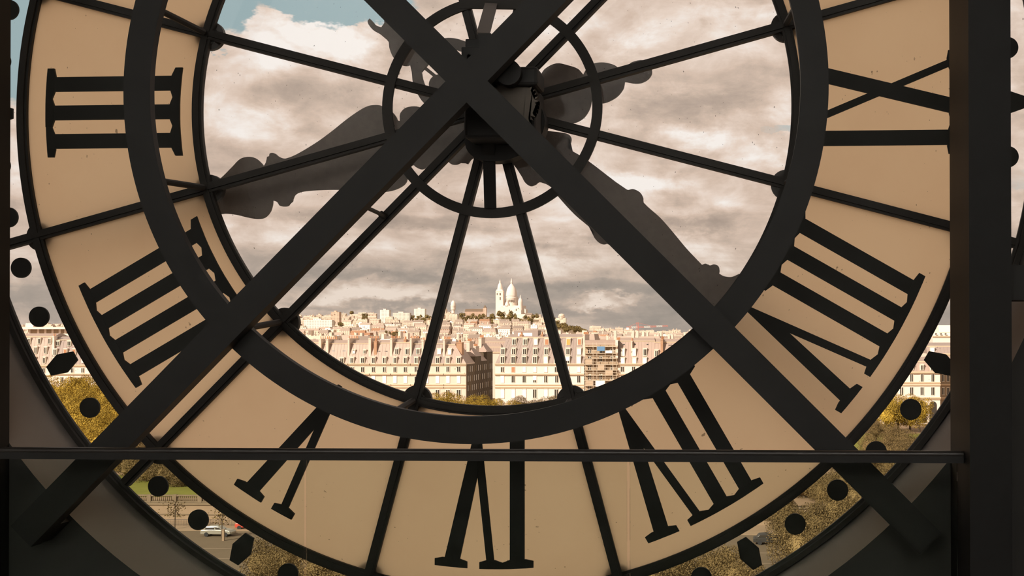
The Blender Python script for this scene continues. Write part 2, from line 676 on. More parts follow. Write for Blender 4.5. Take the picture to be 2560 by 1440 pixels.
# --- minute dots and hour lozenges
RM = (R2O + R3) / 2 - .004
dm = MB()
dm.tube((0, -.012, 0), (0, .004, 0), .0655, 40)
dme = dm.mesh('minute_dot', BLACK)
hm = MB()
hm.prism([(-.100, -.032), (0, -.067), (.100, -.032), (.100, .032), (0, .067), (-.100, .032)], -.012, .004)
hme = hm.mesh('hour_marker', BLACK)
for k in range(60):
    a = radians(6 * k)
    hour = k % 5 == 0
    o = bpy.data.objects.new('hour_marker' if hour else 'minute_dot', hme if hour else dme)
    o.location = (RM * cos(a), -.006, RM * sin(a))
    o.rotation_euler = (0, -a, 0)
    lk(o, clock)

# --- roman numerals: local x = radius outward, local z = reading direction
RA, RB = 2.030, 2.914
PITCHN = .184
SW = .094


def arc(r, s):
    """x offset so that the serif edge follows the circle"""
    return math.sqrt(max(r * r - s * s, 0))


def serif(mb, s0, s1, outer, gaps):
    """serif bar from s0 to s1; gaps: list of (a, b) free spans between strokes, notched to a point"""
    th, tip = (.057, .042) if outer else (.064, .046)
    if outer:
        edge = [(arc(RB, s), s) for s in np.linspace(s0, s1, 7)]
        sg = -1
        base = RB
    else:
        edge = [(arc(RA, s), s) for s in np.linspace(s0, s1, 7)]
        sg = 1
        base = RA
    inner = [(arc(base, s1) + sg * tip, s1 - .006)]
    st = s1 - .055
    pts = [(st, th)]
    for a, b in sorted(gaps, reverse=True):
        pts += [(b, th), ((a + b) / 2, th - .017), (a, th)]
    pts += [(s0 + .055, th)]
    inner += [(arc(base, s) + sg * t, s) for s, t in pts]
    inner += [(arc(base, s0) + sg * tip, s0 + .006)]
    # strips from the edge to the inner outline, as a fan of quads
    ss = sorted(set([s for _, s in inner]))
    iv = sorted([(s, r) for r, s in inner])
    xs = [s for s, r in iv]
    rs = [r for s, r in iv]
    P = []
    for s, r in iv:
        P.append((arc(base, s), r, s))
    for i in range(len(P) - 1):
        (e0, r0, q0), (e1, r1, q1) = P[i], P[i + 1]
        piece(mb, [(e0, q0), (r0, q0), (r1, q1), (e1, q1)])


NSTEP = [0]


def piece(mb, poly):
    NSTEP[0] = (NSTEP[0] + 1) % 40
    mb.prism(poly, -.014 - .00012 * NSTEP[0], -.004 + .00005 * NSTEP[0])


def stroke(mb, ra, sa, wa, rb, sb, wb):
    piece(mb, [(ra, sa - wa / 2), (ra, sa + wa / 2), (rb, sb + wb / 2), (rb, sb - wb / 2)])


def Is(mb, cs, join_out=None):
    """group of I strokes at positions cs; join_out: thin V leg edge joined to the outer serif"""
    for c in cs:
        stroke(mb, RA + .012, c, SW, arc(RB, abs(c) + SW / 2) - .010, c, SW)
    gi = [(cs[i] + SW / 2, cs[i + 1] - SW / 2) for i in range(len(cs) - 1)]
    serif(mb, cs[0] - SW / 2 - .058, cs[-1] + SW / 2 + .058, False, gi)
    go = list(gi)
    s0 = cs[0] - SW / 2 - .062
    if join_out is not None:
        go.append((join_out + .025, cs[0] - SW / 2))
        s0 = join_out - .025 - .055
    serif(mb, s0, cs[-1] + SW / 2 + .062, True, go)


def Vee(mb, c, own_thin=True):
    """V whose thin leg meets the outer edge at c"""
    tk = c - .255
    ax = c - .082
    re, rc = arc(RB, abs(tk) + .06) - .01, arc(RB, abs(c) + .03) - .01
    piece(mb, [(re, tk - .050), (re, tk + .050), (2.333, ax - .004), (2.02, ax + .012), (2.012, ax - .014)])
    piece(mb, [(rc, c - .025), (rc, c + .025), (2.012, ax + .014), (2.012, ax - .010), (2.333, ax - .004)])
    serif(mb, tk - .110, tk + .110, True, [])
    if own_thin:
        serif(mb, c - .080, c + .080, True, [])


def Ex(mb, c):
    for (so, si, w) in ((c - .135, c + .080, .094), (c + .150, c - .197, .046)):
        stroke(mb, RA + .02, si, w * 1.03, arc(RB, abs(so) + w / 2) - .012, so, w * 1.03)
        serif(mb, so - w / 2 - .05, so + w / 2 + .05, True, [])
        serif(mb, si - w / 2 - .045, si + w / 2 + .045, False, [])


def numeral(h):
    mb = MB()
    if h <= 4:
        Is(mb, [(i - (h - 1) / 2) * PITCHN for i in range(h)])
    elif h == 5:
        Vee(mb, .110)
    elif h <= 8:
        k = h - 5
        thin = {1: -.012, 2: -.160, 3: -.215}[k]
        Vee(mb, thin, False)
        Is(mb, [thin + .167 + PITCHN * i for i in range(k)], thin)
    elif h == 9:
        Is(mb, [-.213])
        Ex(mb, .112)
    else:
        k = h - 10
        c = -.12 * k
        Ex(mb, c)
        if k:
            Is(mb, [c + .29 + PITCHN * i for i in range(k)])
    return mb


ROM = ['', 'I', 'II', 'III', 'IIII', 'V', 'VI', 'VII', 'VIII', 'IX', 'X', 'XI', 'XII']
for h in range(1, 13):
    o = numeral(h).build('numeral', BLACK)
    o.parent = clock
    o.rotation_euler = (0, -radians(90 + 30 * h), 0)
    o['label'] = 'black roman numeral ' + ROM[h]

# --- hands, outside the glass
YH, YM = 7.64, 7.72


def smooth_poly(pts, n=4):
    """closed Catmull-Rom curve through the points; sharp corners stay"""
    out = []
    m_ = len(pts)
    P = [Vector(p) for p in pts]

    def turn(i):
        a, b = P[i] - P[i - 1], P[(i + 1) % m_] - P[i]
        return a.length < 1e-6 or b.length < 1e-6 or a.angle(b) > radians(62)
    for i in range(m_):
        p1, p2 = P[i], P[(i + 1) % m_]
        p0 = p1 - (p2 - p1) if turn(i) else P[i - 1]
        p3 = p2 + (p2 - p1) if turn((i + 1) % m_) else P[(i + 2) % m_]
        L = (p2 - p1).length
        t1 = (p2 - p0).normalized() * L if (p2 - p0).length > 1e-6 else p2 - p1
        t2 = (p3 - p1).normalized() * L if (p3 - p1).length > 1e-6 else p2 - p1
        for k in range(n):
            t = k / n
            h00, h10, h01, h11 = 2 * t ** 3 - 3 * t * t + 1, t ** 3 - 2 * t * t + t, -2 * t ** 3 + 3 * t * t, t ** 3 - t * t
            q = p1 * h00 + t1 * h10 + p2 * h01 + t2 * h11
            out.append((q.x, q.y))
    return out


def hand_poly(pts, Y):
    pts = smooth_poly(pts)
    return [(W(x, y, Y).x, W(x, y, Y).z) for x, y in pts]


def mirror_hand(pts, a, b, lo=True):
    """mirrors pixel points about the axis through a and b"""
    ax, ay = a
    d = Vector((b[0] - ax, b[1] - ay)).normalized()
    out = []
    for x, y in pts:
        v = Vector((x - ax, y - ay))
        u = v.dot(d)
        w = v - d * u
        q = Vector(a) + d * u - w
        out.append((q.x, q.y))
    return out


hh = empty('hour_hand', (0, 0, 0))
hh.parent = clock
hh.location = (0, YH - YG, 0)
hh['label'] = 'dark metal hour hand with scrolled outline and lobed tail'
up_ = [(100, 630), (330, 555), (470, 500), (547, 449), (580, 417.5), (600, 397.5), (620, 392), (637.5, 395), (652.5, 407.5), (659, 416), (666, 402.5), (667.5, 392.5), (672.5, 390), (674, 384), (681, 382), (689, 385),
       (693, 389), (705, 395), (715, 396), (742.5, 385), (792.5, 355), (830, 327.5), (867.5, 297.5), (900, 275), (920, 265), (935, 262.5), (952.5, 264), (977.5, 277.5), (990, 292.5), (994, 302.5), (1001, 301.5),
       (999, 290), (1002.5, 280), (1015, 269), (1042, 266), (1075, 275), (1090, 262), (1110, 235), (1150, 215)]
dn_ = [(1181, 396), (1169, 410), (1155, 406), (1141, 411), (1127.6, 410), (1115, 400), (1095, 398), (1080, 408), (1070, 416), (1054, 423), (1040, 418), (1032, 409.7), (1020, 425), (1016, 452.5), (1005, 465), (980, 476), (945, 480), (900, 476),
       (842.5, 474), (805, 474.5), (762.5, 477.5), (742.5, 482.5), (732.5, 492.5), (730, 504), (725, 506), (720, 514), (710, 516), (699, 514), (692.5, 505), (681, 501), (680, 512.5), (674, 530), (660, 544), (642.5, 547), (620, 544),
       (585, 536), (551, 535), (480, 560), (330, 590), (100, 650)]


def plate(name, poly, y0, y1, m_, parent, origin):
    """flat plate from a (possibly concave) outline"""
    import bmesh
    bm = bmesh.new()
    vs = [bm.verts.new((x, y0, z)) for x, z in poly]
    fa = bm.faces.new(vs)
    bmesh.ops.triangulate(bm, faces=[fa])
    r = bmesh.ops.extrude_face_region(bm, geom=bm.faces[:])
    bmesh.ops.translate(bm, verts=[g for g in r['geom'] if isinstance(g, bmesh.types.BMVert)], vec=(0, y1 - y0, 0))
    bmesh.ops.recalc_face_normals(bm, faces=bm.faces[:])
    og = Vector(origin)
    for v in bm.verts:
        v.co -= og
    me = bpy.data.meshes.new(name)
    bm.to_mesh(me)
    bm.free()
    me.materials.append(m_)
    o = bpy.data.objects.new(name, me)
    o.location = og - parent_world(parent)
    return lk(o, parent)


HO = (0, YH, ZC)
plate('hand_blade', hand_poly(up_ + [(1250, 215), (1290, 260), (1300, 330), (1260, 370)] + dn_, YH), YH, YH + .02, HAND, hh, HO)


def ell(cx, cy, rx, ry, rot=0, n=28, a0=0, a1=360):
    r = radians(rot)
    return [(cx + rx * cos(t) * cos(r) - ry * sin(t) * sin(r), cy + rx * cos(t) * sin(r) + ry * sin(t) * cos(r)) for t in np.linspace(radians(a0), radians(a1), n, endpoint=False)]


tail = [(1285, 225), (1330, 222), (1348, 205), (1351, 190), (1362, 172), (1391, 158), (1420, 163), (1445, 172), (1458, 186), (1470, 166), (1485, 158), (1510, 156), (1535, 162), (1552, 172), (1566, 166), (1580, 155), (1608, 150), (1624, 160), (1630, 181),
        (1622, 196), (1605, 206), (1588, 208), (1570, 205), (1562, 204), (1558, 222), (1540, 243), (1510, 257), (1490, 255), (1480, 247), (1474, 272), (1458, 295), (1434, 307), (1410, 306), (1380, 303), (1358, 297), (1352, 300), (1320, 300), (1285, 315)]
plate('hand_tail', hand_poly(tail, YH), YH + .002, YH + .022, HAND, hh, HO)

mh = empty('minute_hand', (0, 0, 0))
mh.parent = clock
mh.location = (0, YM - YG, 0)
mh['label'] = 'long dark minute hand with bumped outline and crescent tail'
A_, B_ = (1376, 405), (1546, 542)
side = [(1351, 322.6), (1410.7, 332.5), (1424.5, 338.5), (1428.5, 350), (1420.6, 372), (1462, 396), (1567.5, 474), (1582.5, 472.5), (1600, 481), (1608, 495), (1608.7, 506), (1650, 543.7), (1680, 577.5), (1717.5, 622.5), (1755, 662), (1764, 659), (1775, 663.5),
        (1785, 660.7), (1796, 665.6), (1799, 677), (1798, 684), (1811, 690.7), (1830, 692), (1852, 684), (1872, 690), (1882, 712), (1880, 745), (1905, 775), (1990, 850), (2120, 962), (2150, 990)]
low = [(1270, 380), (1284, 411.7), (1299.8, 431.5), (1311.7, 455), (1325.6, 465), (1339.4, 461), (1347, 455), (1363, 459), (1381, 471), (1395, 491), (1436, 536), (1483, 577.5), (1484, 590.6), (1496, 605.6), (1509.4, 611), (1524, 608), (1541, 622.5), (1563.7, 641)]
mir = mirror_hand([p for p in side if p[0] > 1650], A_, B_)
MO = (0, YM, ZC)
plate('hand_blade', hand_poly([(1230, 290), (1290, 290)] + side + mir[::-1] + low[::-1] + [(1220, 350)], YM), YM, YM + .02, HAND, mh, MO)
axisP = Vector(A_)
dA = (Vector(B_) - axisP).normalized()


def onaxis(u):
    q = axisP + dA * u
    return (q.x, q.y)


# crescent headed tail: head (with its mirror image), two curved branches, thin stem, disc
headL = [(924, 46), (919, 53), (921.7, 61.7), (933, 75), (950, 85), (971.7, 105), (973, 118), (977.5, 131.7), (983, 143), (994, 155), (1005, 162.5), (1016.7, 164), (1030, 161.7), (1052, 182)]
hornL = [(963.5, 54), (953, 68), (940, 63), (931, 53)]
A2, B2 = (964, 53), (1245, 290)
plate('hand_tail', hand_poly(headL + mirror_hand(headL, A2, B2)[::-1] + mirror_hand(hornL, A2, B2)[::-1][:-1] + hornL, YM), YM, YM + .02, HAND, mh, MO)
brL = [(1024, 158), (1029, 180), (1031.7, 205), (1040, 228), (1060, 258), (1090, 275), (1092, 255), (1076, 236), (1063, 214), (1056.7, 200), (1053, 180), (1046, 165)]
for k_, br in enumerate((brL, mirror_hand(brL, A2, B2))):
    plate('tail_branch', hand_poly(br, YM), YM + .002 * (k_ + 1), YM + .024 + .002 * k_, HAND, mh, MO)
st = MB()
a_, b_ = W(1040, 152, YM), W(1150, 240, YM)
st.bar((a_.x, YM + .018, a_.z), (b_.x, YM + .018, b_.z), .022, .02, (0, 1, 0))
st.build('hand_stem', HAND, mh, origin=MO)
plate('hand_disc', hand_poly(ell(1098, 210, 27, 25, n=14), YM), YM + .010, YM + .030, HAND, mh, MO)
# shaft carrying both hands
MB().tube((0, 7.05, ZC), (0, YM + .06, ZC), .09, 24).build('hand_shaft', IRON, clock)
MB().tube((0, YM + .02, ZC), (0, YM + .06, ZC), .30, 32).build('hand_boss', HAND, clock)

# --- motor and works in the middle
wk = empty('works', (0, 0, 0))
wk.parent = clock
wk['label'] = 'dark clock motor and gearbox at the centre'


def pxbox(x0, y0, x1, y1, Ya, Yb, name, m_, bevel=.0):
    p, q = W(x0, y0, Ya), W(x1, y1, Ya)
    mb = MB()
    mb.box((p.x, Ya, q.z), (q.x, Yb, p.z))
    o = mb.build(name, m_, wk)
    if bevel:
        md = o.modifiers.new('b', 'BEVEL')
        md.width = bevel
        md.segments = 2
    return o


pxbox(1160, 128, 1258, 345, 6.95, 7.30, 'gearbox', STEEL, .02)
pxbox(1250, 214, 1338, 345, 6.97, 7.30, 'gearbox_side', STEEL, .02)
pxbox(1163, 97, 1222, 130, 7.05, 7.25, 'gearbox_cap', STEEL, .006)
pxbox(1153, 117, 1240, 150, 6.95, 7.15, 'gearbox_flange', STEEL, .006)
pxbox(1258, 166, 1344, 213, 6.86, 7.12, 'motor_housing', STEEL, .02)
# round motor end cap
c = W(1275, 186, 6.86)
MB().tube((c.x, 6.80, c.z), (c.x, 6.90, c.z), .075, 24).build('motor_cap', STEEL, wk)
# lower casting
plate('bearing_plate', hand_poly([(1160, 300), (1345, 250), (1362, 300), (1350, 345), (1325, 372), (1290, 392), (1250, 402), (1195, 398), (1165, 370)], 7.2), 7.2, 7.34, STEEL, wk, (0, 7.2, ZC))
# toothed wheel under the motor
gw = MB()
c = W(1292, 268, 7.02)
nt = 40
poly = []
for i in range(nt * 2):
    a = 2 * pi * i / (nt * 2)
    r = .155 if i % 2 else .128
    poly.append((c.x + r * cos(a), c.z + r * sin(a)))
plate('gear_wheel', poly, 6.90, 6.93, BRASS, wk, (c.x, 6.90, c.z))
# straps from the works to the hub ring
sb = MB()
sb.bar(W(1228, 10, 7.33), W(1208, 84, 6.98), .078, .012, (0, .3, 1))
sb.build('strap', mat('strap_steel', (.14, .12, .105), .55, 0, .15, 8), wk)
sb = MB()
sb.bar(W(1212, 84, 6.98), W(1212, 130, 6.98), .078, .012, (0, 1, 0))
sb.build('strap_foot', STEEL, wk)
sb = MB()
sb.bar(W(1221, 330, 7.15), W(1226, 520, 7.34), .075, .014, (0, 1, .2))
sb.build('strap', STEEL, wk)
sb = MB()
p, q = W(1150, 6, YG - .045), W(1302, 8, YG - .045)
sb.bar(p, q, .02, .078, (0, 0, 1))
sb.build('hub_chord', IRON, wk)

# ------------------------------------------------------------------ steel bracing in front of the dial
frame = empty('steel_bracing', (0, 6.7, ZC), 'heavy dark steel ring with crossed diagonal beams in front of the clock', 'steel frame')
m = MB()
m.ring([(1.906, 6.76), (2.066, 6.76), (2.066, 6.815), (1.906, 6.815)], 220)
m.build('ring', STEEL, frame)
bm_ = MB()
bm_.box((-.02, -.045, -.086), (3.70, .055, .086))
bme2 = bm_.mesh('diagonal_beam', STEEL)
for k in range(4):
    o = bpy.data.objects.new('diagonal_beam', bme2)
    o.location = (0, 0, .015)
    o.rotation_euler = (0, -radians(45 + 90 * k), 0)
    lk(o, frame)
fm = MB()
fm.box((3.53, .055, -.086), (3.69, WIN - 6.7, .086))
fme = fm.mesh('beam_foot', STEEL)
for k in range(4):
    o = bpy.data.objects.new('beam_foot', fme)
    o.location = (0, 0, .015)
    o.rotation_euler = (0, -radians(45 + 90 * k), 0)
    lk(o, frame)
tr = MB()
tr.tube((1.985, 6.80 - 6.7, 0), (1.915, YG - .07 - 6.7, 0), .020, 10)
trm = tr.mesh('tie_rod', IRON)
for k in range(12):
    o = bpy.data.objects.new('tie_rod', trm)
    o.rotation_euler = (0, -radians(15 + 30 * k), 0)
    lk(o, frame)
tr = MB()
tr.tube(W(893, 508, 6.74), W(958, 538, YG - .06), .013, 10)
tr.tube(W(952, 535, YG - .075), W(960, 539, YG - .05), .022, 10)
tr.build('tie_rod', IRON, frame)

# ------------------------------------------------------------------ columns, side beam, guard rail
for s, lab in ((-1, 'black steel column at the far left edge of the clock opening'), (1, 'thick black steel column right of the clock, where the handrail ends')):
    x0, x1 = (2.765, 2.985) if s > 0 else (2.815, 3.035)
    t = empty('steel_column', (s * (x0 + x1) / 2, 6.57, 0), lab, 'column')
    mb = MB()
    mb.box((s * x0 if s > 0 else -x1, 6.30, 0), (s * x1 if s > 0 else -x0, 6.33, RZ1))
    mb.build('front_flange', COLM, t)
    mb = MB()
    mb.box((s * x0 if s > 0 else -x1, 6.33, 0), (s * x1 if s > 0 else -x0, WIN, RZ1))
    mb.build('web', COLM, t)
b0, b1 = Wz(664, 6.45, 2515), Wz(751, 6.45, 2515)
t = MB()
t.box((2.985, 6.40, b1), (RX1, 6.72, b0))
t.build('steel_beam', STEEL, origin=(2.985, 6.56, b1), label='short horizontal black beam joined to the right column', category='beam')

YR = 6.47
zr1, zr0 = ZC - 2.072, ZC - 2.130
guard = empty('glass_guardrail', (0, YR, 0), 'low glass guardrail with a dark handrail in front of the clock', 'railing')
mb = MB()
X0, X1 = -2.813, 2.763
mb.tube((X0, YR, zr1 - .012), (X1, YR, zr1 - .012), .020, 16)
mb.build('handrail', mat('rail_steel', (.034, .030, .027), .3, 0, .1, 8, .5), guard, smooth=True)
mb = MB()
mb.box((X0, YR - .018, zr0), (X1, YR + .018, zr1 - .018))
mb.build('rail_channel', STEEL, guard)
xs = [X0, Wx(759.5, YR, 1300), Wx(766, YR, 1300), Wx(1567.5, YR, 1300), Wx(1574.5, YR, 1300), Wx(2393, YR, 1300)]
for i in range(3):
    mb = MB()
    mb.box((xs[2 * i] + .001, YR - .008, .05), (xs[2 * i + 1], YR + .008, zr0 + .004))
    mb.build('glass_panel', GUARD, guard)
mb = MB()
mb.box((X0, YR - .04, 0), (X1, YR + .04, .09))
mb.build('base_channel', STEEL, guard)

# ------------------------------------------------------------------ outside: ground
G = EYE - 29.5                  # quay level
TER = G + 3.0                   # garden terrace behind the retaining wall
rnd = random.Random(7)
SAND = mat('sandy_ground', (.26, .18, .11), .9, 0, .25, .15, .1)
ASPH = mat('asphalt', (.15, .115, .075), .9, 0, .15, .3, .1)
LAWN = mat('lawn_green', (.17, .17, .035), .9, 0, .25, .3, .1)
STONE = mat('pale_stone', (.29, .21, .135), .85, 0, .14, .5, .2)
STONE2 = mat('weathered_stone', (.20, .15, .095), .9, 0, .3, .6, .2)
EARTH = mat('distant_ground', (.30, .22, .14), .95, 0, .3, .02, .1)

MB().box((-900, 60, G - 1), (900, 180, G)).build('ground_quay', ASPH, kind='structure', label='grey riverside road below the clock', category='ground')
m = MB()
m.box((-1400, 180.6, G - 1), (1400, 640, TER))
m.build('ground_garden', SAND, kind='structure', label='sandy garden ground behind the retaining wall', category='ground')

# the hill: skyline of its ground as seen in the photograph
SKYL = [(-3100, 846), (-400, 836), (500, 812), (740, 800), (900, 797), (1000, 793), (1080, 789), (1130, 790), (1200, 790), (1240, 789), (1300, 791), (1345, 797), (1400, 808), (1470, 832), (1560, 842), (1740, 846), (6100, 850)]


def hill_z(px):
    for (a, ya), (b, yb) in zip(SKYL, SKYL[1:]):
        if a <= px <= b:
            y = ya + (yb - ya) * (px - a) / (b - a)
            return EYE + (830 - y) / F * 3000
    return G


def terr(X, Y):
    px = 1840 + (X - CAM.x) / Y * F
    t = min(max((Y - 1250) / (3000 - 1250), 0), 1)
    t = t ** 1.6
    return (TER) + (max(hill_z(px), TER) - TER) * t


m = MB()
ys = [600, 900, 1200, 1400, 1600, 1800, 2000, 2200, 2400, 2600, 2800, 3000, 3300, 3600, 4200]
nx = 60
for j in range(len(ys) - 1):
    for i in range(nx):
        q = []
        for a, bb in ((i, j), (i + 1, j), (i + 1, j + 1), (i, j + 1)):
            Y = ys[bb]
            X = CAM.x + (-3000 + 9000 * a / nx - 1840) / F * Y
            q.append((X, Y, terr(X, Y)))
        m.face(q)
m.build('ground_hill', EARTH, kind='structure', label='far ground of the city rising to the hill', category='ground')

# ------------------------------------------------------------------ near apartment buildings
FAC = mat('facade_cream', (.68, .56, .46), .85, 0, .10, .35, .15)
FAC2 = mat('facade_white', (.78, .67, .575), .85, 0, .08, .35, .15)
ZINC = mat('zinc_roof', (.39, .295, .24), .55, .1, .13, .4, .3)
SLATE = mat('grey_slate_roof', (.32, .255, .22), .6, 0, .12, .5, .3)
CORN = mat('cornice_stone', (.62, .47, .32), .85, 0, .1, .6)
BRICK = mat('chimney_brick', (.42, .25, .15), .9, 0, .2, .7)
POT = mat('chimney_pot', (.50, .25, .13), .9, 0, .2, 1)
WFR = mat('window_white', (.80, .72, .60), .6, 0, .05, 1)
PANE = mat('dark_pane', (.045, .038, .030), .25, 0, .2, 1, .5)
BLIND = mat('white_blind', (.92, .86, .78), .7, 0, .04, 1)
AWN_O = mat('orange_awning', (.72, .36, .10), .8, 0, .08, 1)
AWN_B = mat('rust_awning', (.45, .22, .12), .8, 0, .08, 1)
RAILM = mat('balcony_iron', (.16, .12, .09), .6, 0, .1, 1)
TARP = mat('blue_tarp', (.12, .25, .42), .6, 0, .15, .8)
NET = mat('scaffold_net', (.48, .37, .26), .9, 0, .25, .5)
POLE = mat('scaffold_pole', (.62, .52, .40), .5, .2, .1, 1)
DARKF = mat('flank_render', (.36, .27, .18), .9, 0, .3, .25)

# window: unit frame 1 x 1 metre looking towards -Y, pane slightly behind
wf = MB()
t_ = .10
wf.box((-.5, -.10, 0), (-.5 + t_, .02, 1))
wf.box((.5 - t_, -.10, 0), (.5, .02, 1))
wf.box((-.05, -.08, 0), (.05, .02, 1))
wf.box((-.5, -.10, .93), (.5, .02, 1))
wf.box((-.5, -.10, 0), (.5, .02, .06))
WF = wf.mesh('window', WFR)
wp = {}
for nm, mm, yy in (('dark', PANE, -.02), ('white', BLIND, -.09), ('orange', AWN_O, -.09), ('brown', AWN_B, -.09)):
    mb = MB()
    mb.box((-.45, yy - .01, .03), (.45, .02, .96))
    wp[nm] = mb.mesh('pane', mm)


def window(parent, x, y, z, w, h, kind='dark'):
    """x centre, z bottom, front plane y"""
    f = put('window', WF, parent, (x, y, z), (w, 1.6, h))
    k = 'white' if kind == 'half' else kind
    o = bpy.data.objects.new('pane', wp[k])
    if kind == 'half':
        o.scale = (1, 1, .62)
        o.location = (0, 0, .36)
    lk(o, f)
    if kind == 'half':
        o2 = bpy.data.objects.new('pane', wp['dark'])
        o2.scale = (1, 1, .38)
        lk(o2, f)
    return f


def railing(parent, x0, x1, y, z, h=.9):
    mb = MB()
    mb.box((x0, y - .05, z + h - .08), (x1, y, z + h))
    n = max(2, int((x1 - x0) / .55))
    for i in range(n + 1):
        x = x0 + (x1 - x0) * i / n
        mb.box((x - .03, y - .04, z), (x + .03, y - .01, z + h))
    return mb.build('balcony_railing', RAILM, parent)


def chimney(parent, x0, x1, y0, y1, z0, z1, pots=4, m_=None):
    mb = MB()
    mb.box((x0, y0, z0), (x1, y1, z1))
    mb.box((x0 - .12, y0 - .12, z1 - .35), (x1 + .12, y1 + .12, z1 - .1))
    c = mb.build('chimney', m_ or FAC, parent, origin=((x0 + x1) / 2, (y0 + y1) / 2, z0))
    mb = MB()
    for i in range(pots):
        yy = y0 + (y1 - y0) * (i + .5) / pots
        mb.tube(((x0 + x1) / 2, yy, z1 - .05), ((x0 + x1) / 2, yy, z1 + .9), .2, 8, .15)
    mb.build('chimney_pot', POT, c)
    return c


def dormer(parent, x, yf, z, w, h, kind, depth=1.6):
    """dormer box standing out of a mansard, with a window"""
    mb = MB()
    mb.box((x - w / 2 - .10, yf, z - .1), (x + w / 2 + .10, yf + depth, z + h + .12))
    mb.box((x - w / 2 - .2, yf - .12, z + h + .1), (x + w / 2 + .2, yf + depth, z + h + .28))
    d = mb.build('dormer', WFR if kind != 'slate' else SLATE, parent, origin=(x, yf, z))
    window(d, x, yf - .02, z, w, h, kind)
    return d


def building(label, x0, x1, Y, ycor, yroof, rows, ledges, depth=14, wall=FAC, roof=ZINC, rooftop_in=2.6, chim=(), hipl=0.0, hipr=0.0, group=None, name='apartment_building', flat=1.2, base=None):
    """x0, x1, y in photograph pixels at distance Y. rows: (y centre, height px, width px, [(x, kind)], in_roof)"""
    X0, X1 = Wx(x0, Y), Wx(x1, Y)
    zc, zt = Wz(ycor, Y, x0), Wz(yroof, Y, x0)
    zb = TER if base is None else base
    t = empty(name, ((X0 + X1) / 2, Y, zb), label, 'building', group)
    MB().box((X0, Y, zb), (X1, Y + depth, zc)).build('wall', [wall], t)
    # mansard roof
    H = zt - zc
    r = rooftop_in
    a = [(X0, Y + .15, zc), (X1, Y + .15, zc), (X1, Y + depth, zc), (X0, Y + depth, zc)]
    b = [(X0 + hipl, Y + r, zt), (X1 - hipr, Y + r, zt), (X1 - hipr, Y + depth - r, zt), (X0 + hipl, Y + depth - r, zt)]
    c = [(X0 + hipl + .4, Y + depth * .45, zt + flat), (X1 - hipr - .4, Y + depth * .45, zt + flat), (X1 - hipr - .4, Y + depth * .55, zt + flat), (X0 + hipl + .4, Y + depth * .55, zt + flat)]
    mb = MB()
    mb.add(a + b + c, [(0, 1, 5, 4), (1, 2, 6, 5), (2, 3, 7, 6), (3, 0, 4, 7), (4, 5, 9, 8), (5, 6, 10, 9), (6, 7, 11, 10), (7, 4, 8, 11), (8, 9, 10, 11)])
    rf = mb.build('roof', roof, t, origin=((X0 + X1) / 2, Y, zc))
    # standing seams
    mb = MB()
    n = max(2, int((X1 - X0) / 1.1))
    for i in range(1, n):
        u = i / n
        p = Vector(a[0]).lerp(Vector(a[1]), u)
        q = Vector(b[0]).lerp(Vector(b[1]), u)
        mb.bar(p, q, .07, .12, (0, -1, .3))
    mb.build('roof_seam', roof, rf)
    # eaves edge
    MB().box((X0 + hipl - .1, Y + r - .2, zt - .12), (X1 - hipr + .1, Y + r + .1, zt + .16)).build('roof_edge', CORN, rf)
    for yl, th, out in ledges:
        z = Wz(yl, Y, x0)
        mb = MB()
        mb.box((X0 - .1, Y - out, z - th), (X1 + .1, Y + .05, z + .05))
        mb.box((X0 - .05, Y - out * .55, z - th * 1.9), (X1 + .05, Y + .05, z - th))
        mb.build('ledge', CORN, t)
    for (yc, h, w, wins, inroof) in rows:
        hh_, ww = h * 1.1 / F * Y, w * 1.06 / F * Y
        for it in wins:
            x, kind = it[0], it[1]
            p = W(x, yc, Y)
            z = p.z - hh_ / 2
            if inroof == 2:      # skylight lying in the slope
                k = (p.z - zc) / max(H, .1)
                yy = Y + .15 + (r - .15) * k
                mb = MB()
                mb.bar((p.x, yy - .08, z), (p.x, yy + .25, z + hh_), ww, .15, (0, -1, .3))
                mb.build('skylight', PANE, rf)
            elif inroof:
                k0 = (z - zc) / max(H, .1)
                yy = Y + .15 + (r - .15) * max(k0, 0) - .12
                dormer(t, p.x, yy, z, ww, hh_, kind, depth=max(.8, (r - .15) * hh_ / max(H, .1) + .5))
            else:
                window(t, p.x, Y, z, ww, hh_, kind)
    for (cx0, cx1, cyt, dy0, dy1, m_, pots) in chim:
        chimney(rf, Wx(cx0, Y), Wx(cx1, Y), Y + dy0, Y + dy1, zc, Wz(cyt, Y, cx0), pots, m_)
    return t


YB = 410
LED = [(909, .35, .6), (934, .35, .7), (961, .25, .3), (967, .3, .4)]
D, Wt = 'dark', 'white'
